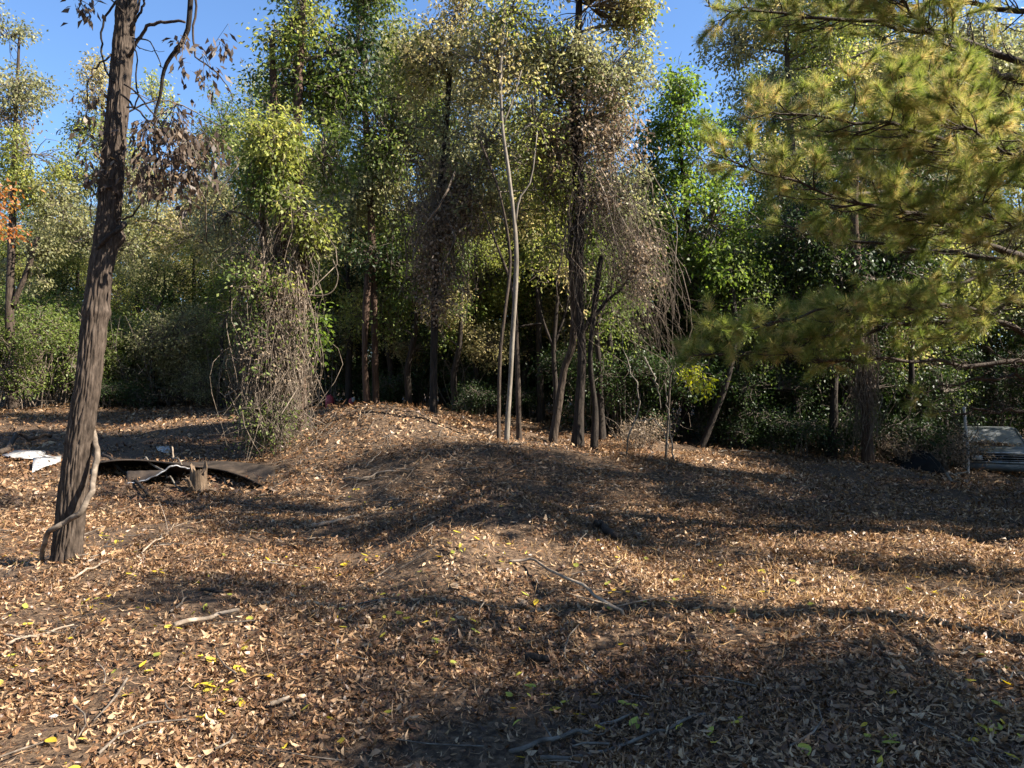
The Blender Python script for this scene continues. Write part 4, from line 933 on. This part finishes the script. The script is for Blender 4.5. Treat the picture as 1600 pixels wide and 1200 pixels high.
stick('pale fallen stick lying beyond the blob of shade at the trunk foot', [(275, 985), (320, 974), (372, 962)], .017, .012, forks=1)
stick('thin crooked pale branch rising from the leaves near the leaning trunk', [(220, 878), (250, 850), (278, 815)], .010, .005, forks=3)
stick('short thick fallen log piece on the edge of the low ridge', [(490, 828), (525, 820), (562, 812)], .028, .02)
stick('long weathered branch lying on the shaded leaves with a forked end', [(800, 1192), (905, 1156), (985, 1124)], .012, .006, 'twig', forks=2)
stick('longest straight branch lying parallel beside the forked one', [(850, 1203), (945, 1180), (1040, 1150), (1105, 1131)], .011, .005, 'twig')
stick('dark arching stem sagging over the bare face of the low ridge', [(800, 880), (840, 895), (890, 935), (945, 955), (975, 968)], .012, .014, dz=[0, .06, .08, .05, .0], forks=2)
stick('short stout log half buried on the sunny side of the ridge', [(932, 828), (948, 838), (962, 850)], .05, .04, 'bark')
stick('black charred chunk of wood in the shaded leaves', [(822, 1042), (842, 1046), (858, 1044)], .028, .02, 'barkdark')
stick('thin stick lying against the foot of the leaning trunk', [(108, 912), (140, 896), (168, 884)], .012, .007)
stick('bundle stick lying in sun below the trunk shade', [(10, 1012), (60, 1000), (115, 984)], .010, .006, forks=3)
stick('second thin bundle stick crossing the sunny leaves', [(5, 1000), (50, 1004), (90, 990)], .008, .005, forks=2)
stick('dark bowed limb lying beside the white scrap panels', [(0, 716), (12, 704), (26, 695), (52, 691), (84, 688)], .055, .04, 'bark', dz=[0, .08, .12, .06, 0.])
stick('dark plank-like pole propped over the bowed metal sheet', [(160, 722), (190, 745), (226, 782)], .03, .022, 'barkdark', dz=[.15, .08, 0])
stick('pale peeled stick leaning in front of the crumpled sheet', [(230, 738), (258, 752), (286, 772)], .016, .012, 'barkpale', dz=[.22, .12, .02])
stick('thin dead stem leaning against the splintered stump', [(264, 720), (282, 742), (302, 768)], .015, .012, dz=[.25, .15, .02])
stick('bleached curving branch on the mound of brush', [(561, 757), (600, 742), (648, 740)], .016, .008, forks=2)
stick('bleached straight stick on the mound slope', [(571, 733), (595, 717)], .012, .007, dz=[0, .1])
stick('stick poking from the brush beneath the whitish slender tree', [(760, 700), (772, 683)], .012, .007, dz=[0, .12])
stick('sunlit stick angled down the mound slope', [(640, 700), (690, 722), (735, 728)], .013, .007, forks=2)
stick('long half-buried branch at the foot of the mound', [(490, 745), (540, 752), (610, 748)], .016, .008, forks=2)
stick('bare pole lying along the edge of the shaded understory', [(1120, 708), (1160, 709), (1200, 710)], .02, .015, 'twig')
stick('pale bowed branch resting on the car bumper', [(1482, 752), (1492, 744), (1506, 739)], .03, .02, 'barkpale', dz=[0, .08, .2])
stick('slim stick lying in the sunlit leaves before the trunk', [(268, 962), (282, 950), (290, 942)], .010, .006, 'twig')
stick('short dark stick in the bright leaves of the clearing', [(315, 928), (350, 934)], .014, .010, 'barkdark')
stick('short pale splinter of wood in the bright leaves', [(422, 1112), (452, 1103)], .014, .010, 'stick')

# ------------------------------------------------------------------ abandoned car, pole, black heap, red things
M['carpaint'] = noise_mat('faded_car_paint', [(.07, .075, .07), (.13, .14, .135), (.19, .2, .195)], 3, (1, 1, 1), .05, .004, .45, 0, spec=.5)
M['chrome'] = noise_mat('pitted_chrome', [(.2, .19, .17), (.4, .4, .39), (.55, .55, .55)], 14, (1, 1, 1), .1, .003, .3, .8)
M['blackplastic'] = noise_mat('black_plastic', [(.004, .004, .004), (.007, .007, .007), (.012, .012, .012)], 5, (1, 1, 1), .3, .01, .7, spec=.1)
M['rubber'] = noise_mat('old_rubber', [(.012, .012, .012), (.03, .028, .026)], 8, (1, 1, 1), .3, .01, .8)
M['amber'] = noise_mat('amber_lens', [(.4, .12, .03), (.5, .17, .05)], 8, (1, 1, 1), .1, .003, .3)
M['red'] = noise_mat('red_plastic', [(.25, .03, .04), (.36, .06, .07)], 6, (1, 1, 1), .1, .003, .4)
M['glass'] = noise_mat('dusty_windscreen', [(.13, .14, .145), (.2, .21, .215), (.26, .27, .27)], 4, (1, 1, 1), .02, .003, .18, 0, spec=.7)
M['lens'] = noise_mat('headlight_lens', [(.25, .25, .24), (.4, .4, .38)], 10, (1, 1, 1), .3, .003, .15, 0, spec=.7)
def bbox(m, c, s, bev=.02):
    """box with chamfered edges along its long faces"""
    c = np.array(c, float); h = np.array(s, float) / 2; b = min(bev, h.min() * .9)
    prof = [(-h[1] + b, -h[2]), (h[1] - b, -h[2]), (h[1], -h[2] + b), (h[1], h[2] - b), (h[1] - b, h[2]), (-h[1] + b, h[2]), (-h[1], h[2] - b), (-h[1], -h[2] + b)]
    V = np.array([[x, y, z] for x in (-h[0], h[0]) for y, z in prof]) + c
    m.add(V, [(i, (i + 1) % 8, 8 + (i + 1) % 8, 8 + i) for i in range(8)], [(0, i + 1, i) for i in range(1, 7)] + [(8, 8 + i, 8 + i + 1) for i in range(1, 7)])
def car():
    cx, cy = P(1508, 740, 20.5)[0] + .86, 20.2
    z0 = P(1560, 747, 20.2)[2] - .12
    b0 = np.array([cx, cy, z0])
    t = thing('abandoned_car', 'abandoned pale old car with wide grille sunk in the brush', 'car', b0)
    t.rotation_euler = (0, 0, R(-25))
    # body: side profile extruded across the width; y = 0 at the nose, growing backwards
    prof = [(.02, .30), (.0, .50), (.02, .78), (.10, .86), (.55, .92), (1.35, .96), (2.0, .97), (3.4, .97), (4.3, .94), (4.8, .88), (4.85, .5), (4.7, .3)]
    m = MB(); n = len(prof); hw = .93
    V = []
    for x, sx in ((-hw, .94), (-hw * .985, 1), (hw * .985, 1), (hw, .94)):
        for y, z in prof: V.append((x, y * (1 if abs(x) < hw else 1) + (.03 if abs(x) == hw else 0), z - (.02 if abs(x) == hw else 0)))
    q = [(i * n + j, i * n + (j + 1) % n, (i + 1) * n + (j + 1) % n, (i + 1) * n + j) for i in range(3) for j in range(n)]
    m.add(V, q, [(0, j, j + 1) for j in range(1, n - 1)] + [(3 * n, 3 * n + j + 1, 3 * n + j) for j in range(1, n - 1)])
    m.build('body', M['carpaint'], t)
    m = MB(); V = [(-.80, 1.72, .965), (.80, 1.72, .965), (.64, 2.28, 1.36), (-.64, 2.28, 1.36), (-.64, 3.4, 1.36), (.64, 3.4, 1.36), (.80, 3.95, .96), (-.80, 3.95, .96)]
    V += [(-.62, 2.36, 1.40), (.62, 2.36, 1.40), (.62, 3.3, 1.40), (-.62, 3.3, 1.40)]
    m.add(V, [(3, 2, 9, 8), (2, 5, 10, 9), (5, 4, 11, 10), (4, 3, 8, 11), (8, 9, 10, 11)]); m.build('roof', M['carpaint'], t)
    m = MB(); m.add([(-.77, 1.735, .975), (.77, 1.735, .975), (.63, 2.27, 1.35), (-.63, 2.27, 1.35)], [(0, 1, 2, 3)]); m.build('windscreen', M['glass'], t)
    m = MB(); m.add([(-.80, 1.76, .97), (-.64, 2.30, 1.36), (-.64, 3.38, 1.36), (-.80, 3.9, .97), (.80, 1.76, .97), (.64, 2.30, 1.36), (.64, 3.38, 1.36), (.80, 3.9, .97)], [(0, 1, 2, 3), (4, 7, 6, 5)]); m.build('side_windows', M['glass'], t)
    for x in (-1, 1):
        m = MB(); tube(m, [[x * .785, 1.73, .97], [x * .64, 2.29, 1.37]], .03, 6); m.build('pillar', M['carpaint'], t)
    m = MB(); bbox(m, (0, -.005, .66), (1.5, .05, .2)); gr = m.build('grille', M['blackplastic'], t)
    for z in (.60, .665, .73):
        m = MB(); bbox(m, (0, -.036, z), (1.48, .02, .014), .003); m.build('grille_bar', M['chrome'], gr)
    for z in (.80, .545):
        m = MB(); bbox(m, (0, -.02, z), (1.86, .06, .045), .012); m.build('chrome_trim', M['chrome'], t)
    for x in (-.62, .62):
        m = MB(); bbox(m, (x, -.04, .665), (.26, .03, .15), .02); m.build('headlight', M['lens'], t)
    for x in (-.86, .86):
        m = MB(); bbox(m, (x, -.03, .74), (.12, .05, .05), .01); m.build('marker_light', M['amber'], t)
    m = MB(); bbox(m, (0, -.14, .42), (1.92, .14, .15), .04); m.build('bumper', M['carpaint'], t)
    for x in (-.84, .84):
        for y in (.85, 3.75):
            m = MB(); a = np.arange(24) / 24 * TAU
            V = [(x + dx, y + math.cos(q_) * r_, .30 + math.sin(q_) * r_) for dx, r_ in ((-.09, .2), (-.09, .30), (-.06, .325), (.06, .325), (.09, .30), (.09, .2)) for q_ in a]
            m.add(V, [(i * 24 + j, i * 24 + (j + 1) % 24, (i + 1) * 24 + (j + 1) % 24, (i + 1) * 24 + j) for i in range(5) for j in range(24)]); wh = m.build('wheel', M['rubber'], t)
            m = MB(); V = [(x + dx, y + math.cos(q_) * r_, .30 + math.sin(q_) * r_) for dx, r_ in ((.085, .2), (.05, .17), (.06, .05)) for q_ in a]
            m.add(V, [(i * 24 + j, i * 24 + (j + 1) % 24, (i + 1) * 24 + (j + 1) % 24, (i + 1) * 24 + j) for i in range(2) for j in range(24)]); m.build('rim', M['chrome'], wh)
    # heap of leaves and twigs on the bonnet
    m = MB(); n = 600; x = rng.normal(size=n) * .38 - .25; y = np.abs(rng.normal(size=n)) * .3 + .75
    z = .94 + .12 * np.exp(-((x + .3) / .45) ** 2 - ((y - 1.1) / .45) ** 2) * rng.uniform(0, 1, n)
    leaves(m, np.c_[x, y, z], rng.normal(size=(n, 3)), .09, .045, rng.uniform(.2, 1, n))
    o = m.build('leaf_heap', M['litter'], None); o.location = b0; o.rotation_euler = (0, 0, R(-25)); tag(o, 'heap of dry leaves drifted on the bonnet of the abandoned car', 'leaf heap', None, 'stuff')
car()
m = MB(); b0 = base_at(1511, 19.8)
tube(m, spline([b0 - [0, 0, .2], P(1512, 705, 19.8), P(1509, 670, 19.8), P(1506, 636, 19.8)], 14), .038, 10); tag(m.build('white_pole', M['whitepaint'], None, True), 'slim white pole standing upright by the car corner', 'pole')
# black crumpled heap
b0 = base_at(1430, 19.0); m = MB(); n1, n2 = 40, 18
U, W = np.meshgrid(np.linspace(-1, 1, n1), np.linspace(-1, 1, n2))
H = np.clip(1 - np.abs(U + .0) ** 2.2, 0, 1) ** .8 * np.clip(1 - W ** 2, 0, 1) ** .6 * (.62 + .25 * U)
H *= .8 + .4 * fbm(U * 2.2 + 4, W * 2 + 1, 61)
Xt = b0[0] + U * .68; Yt = b0[1] + W * .5
i = (np.arange(n2 - 1)[:, None] * n1 + np.arange(n1 - 1)[None]).ravel()
m.add(np.stack([Xt, Yt, gz(Xt, Yt) - .04 + H * .85], -1), np.c_[i, i + 1, i + n1 + 1, i + n1])
tag(m.build('black_heap', M['blackplastic'], None, True), 'black crumpled heap in the brush beside the car', 'tarp')
# small red and white objects past the mound
def red_bit(px, py, w_, h_, label, white):
    d_ = 21.5; c = P(px, py, d_); x, y = c[0], d_; g = float(gz(x, y)); k = d_ / F
    t = thing('red_plastic_scrap', label, 'scrap', (x, y, g), 'red plastic scraps')
    m = MB(); hgt = c[2] - g + h_ * k / 2
    n = 10; a = np.arange(n) / n * TAU
    rows = [(0, .85), (.3, 1), (.7, .95), (.9, .8), (1, .4)]
    V = [(math.cos(q_) * w_ * k * .5 * s * (1 + .2 * math.sin(3 * q_ + f_ * 4)), math.sin(q_) * w_ * k * .4 * s, f_ * hgt) for f_, s in rows for q_ in a]
    m.add(V, [(i * n + j, i * n + (j + 1) % n, (i + 1) * n + (j + 1) % n, (i + 1) * n + j) for i in range(4) for j in range(n)], [(4 * n, 4 * n + j, 4 * n + j + 1) for j in range(1, n - 1)]); m.build('body', M['red'], t)
    if white:
        m = MB(); bbox(m, (w_ * k * .4, -w_ * k * .3, hgt * .85), (w_ * k * .5, .05, h_ * k * .5), .01); m.build('label_patch', M['whitepaint'], t)
red_bit(515, 624, 14, 14, 'crumpled red plastic scrap seen over the mound crest', False)
red_bit(549, 629, 9, 14, 'smaller red scrap with a white patch on it', True)
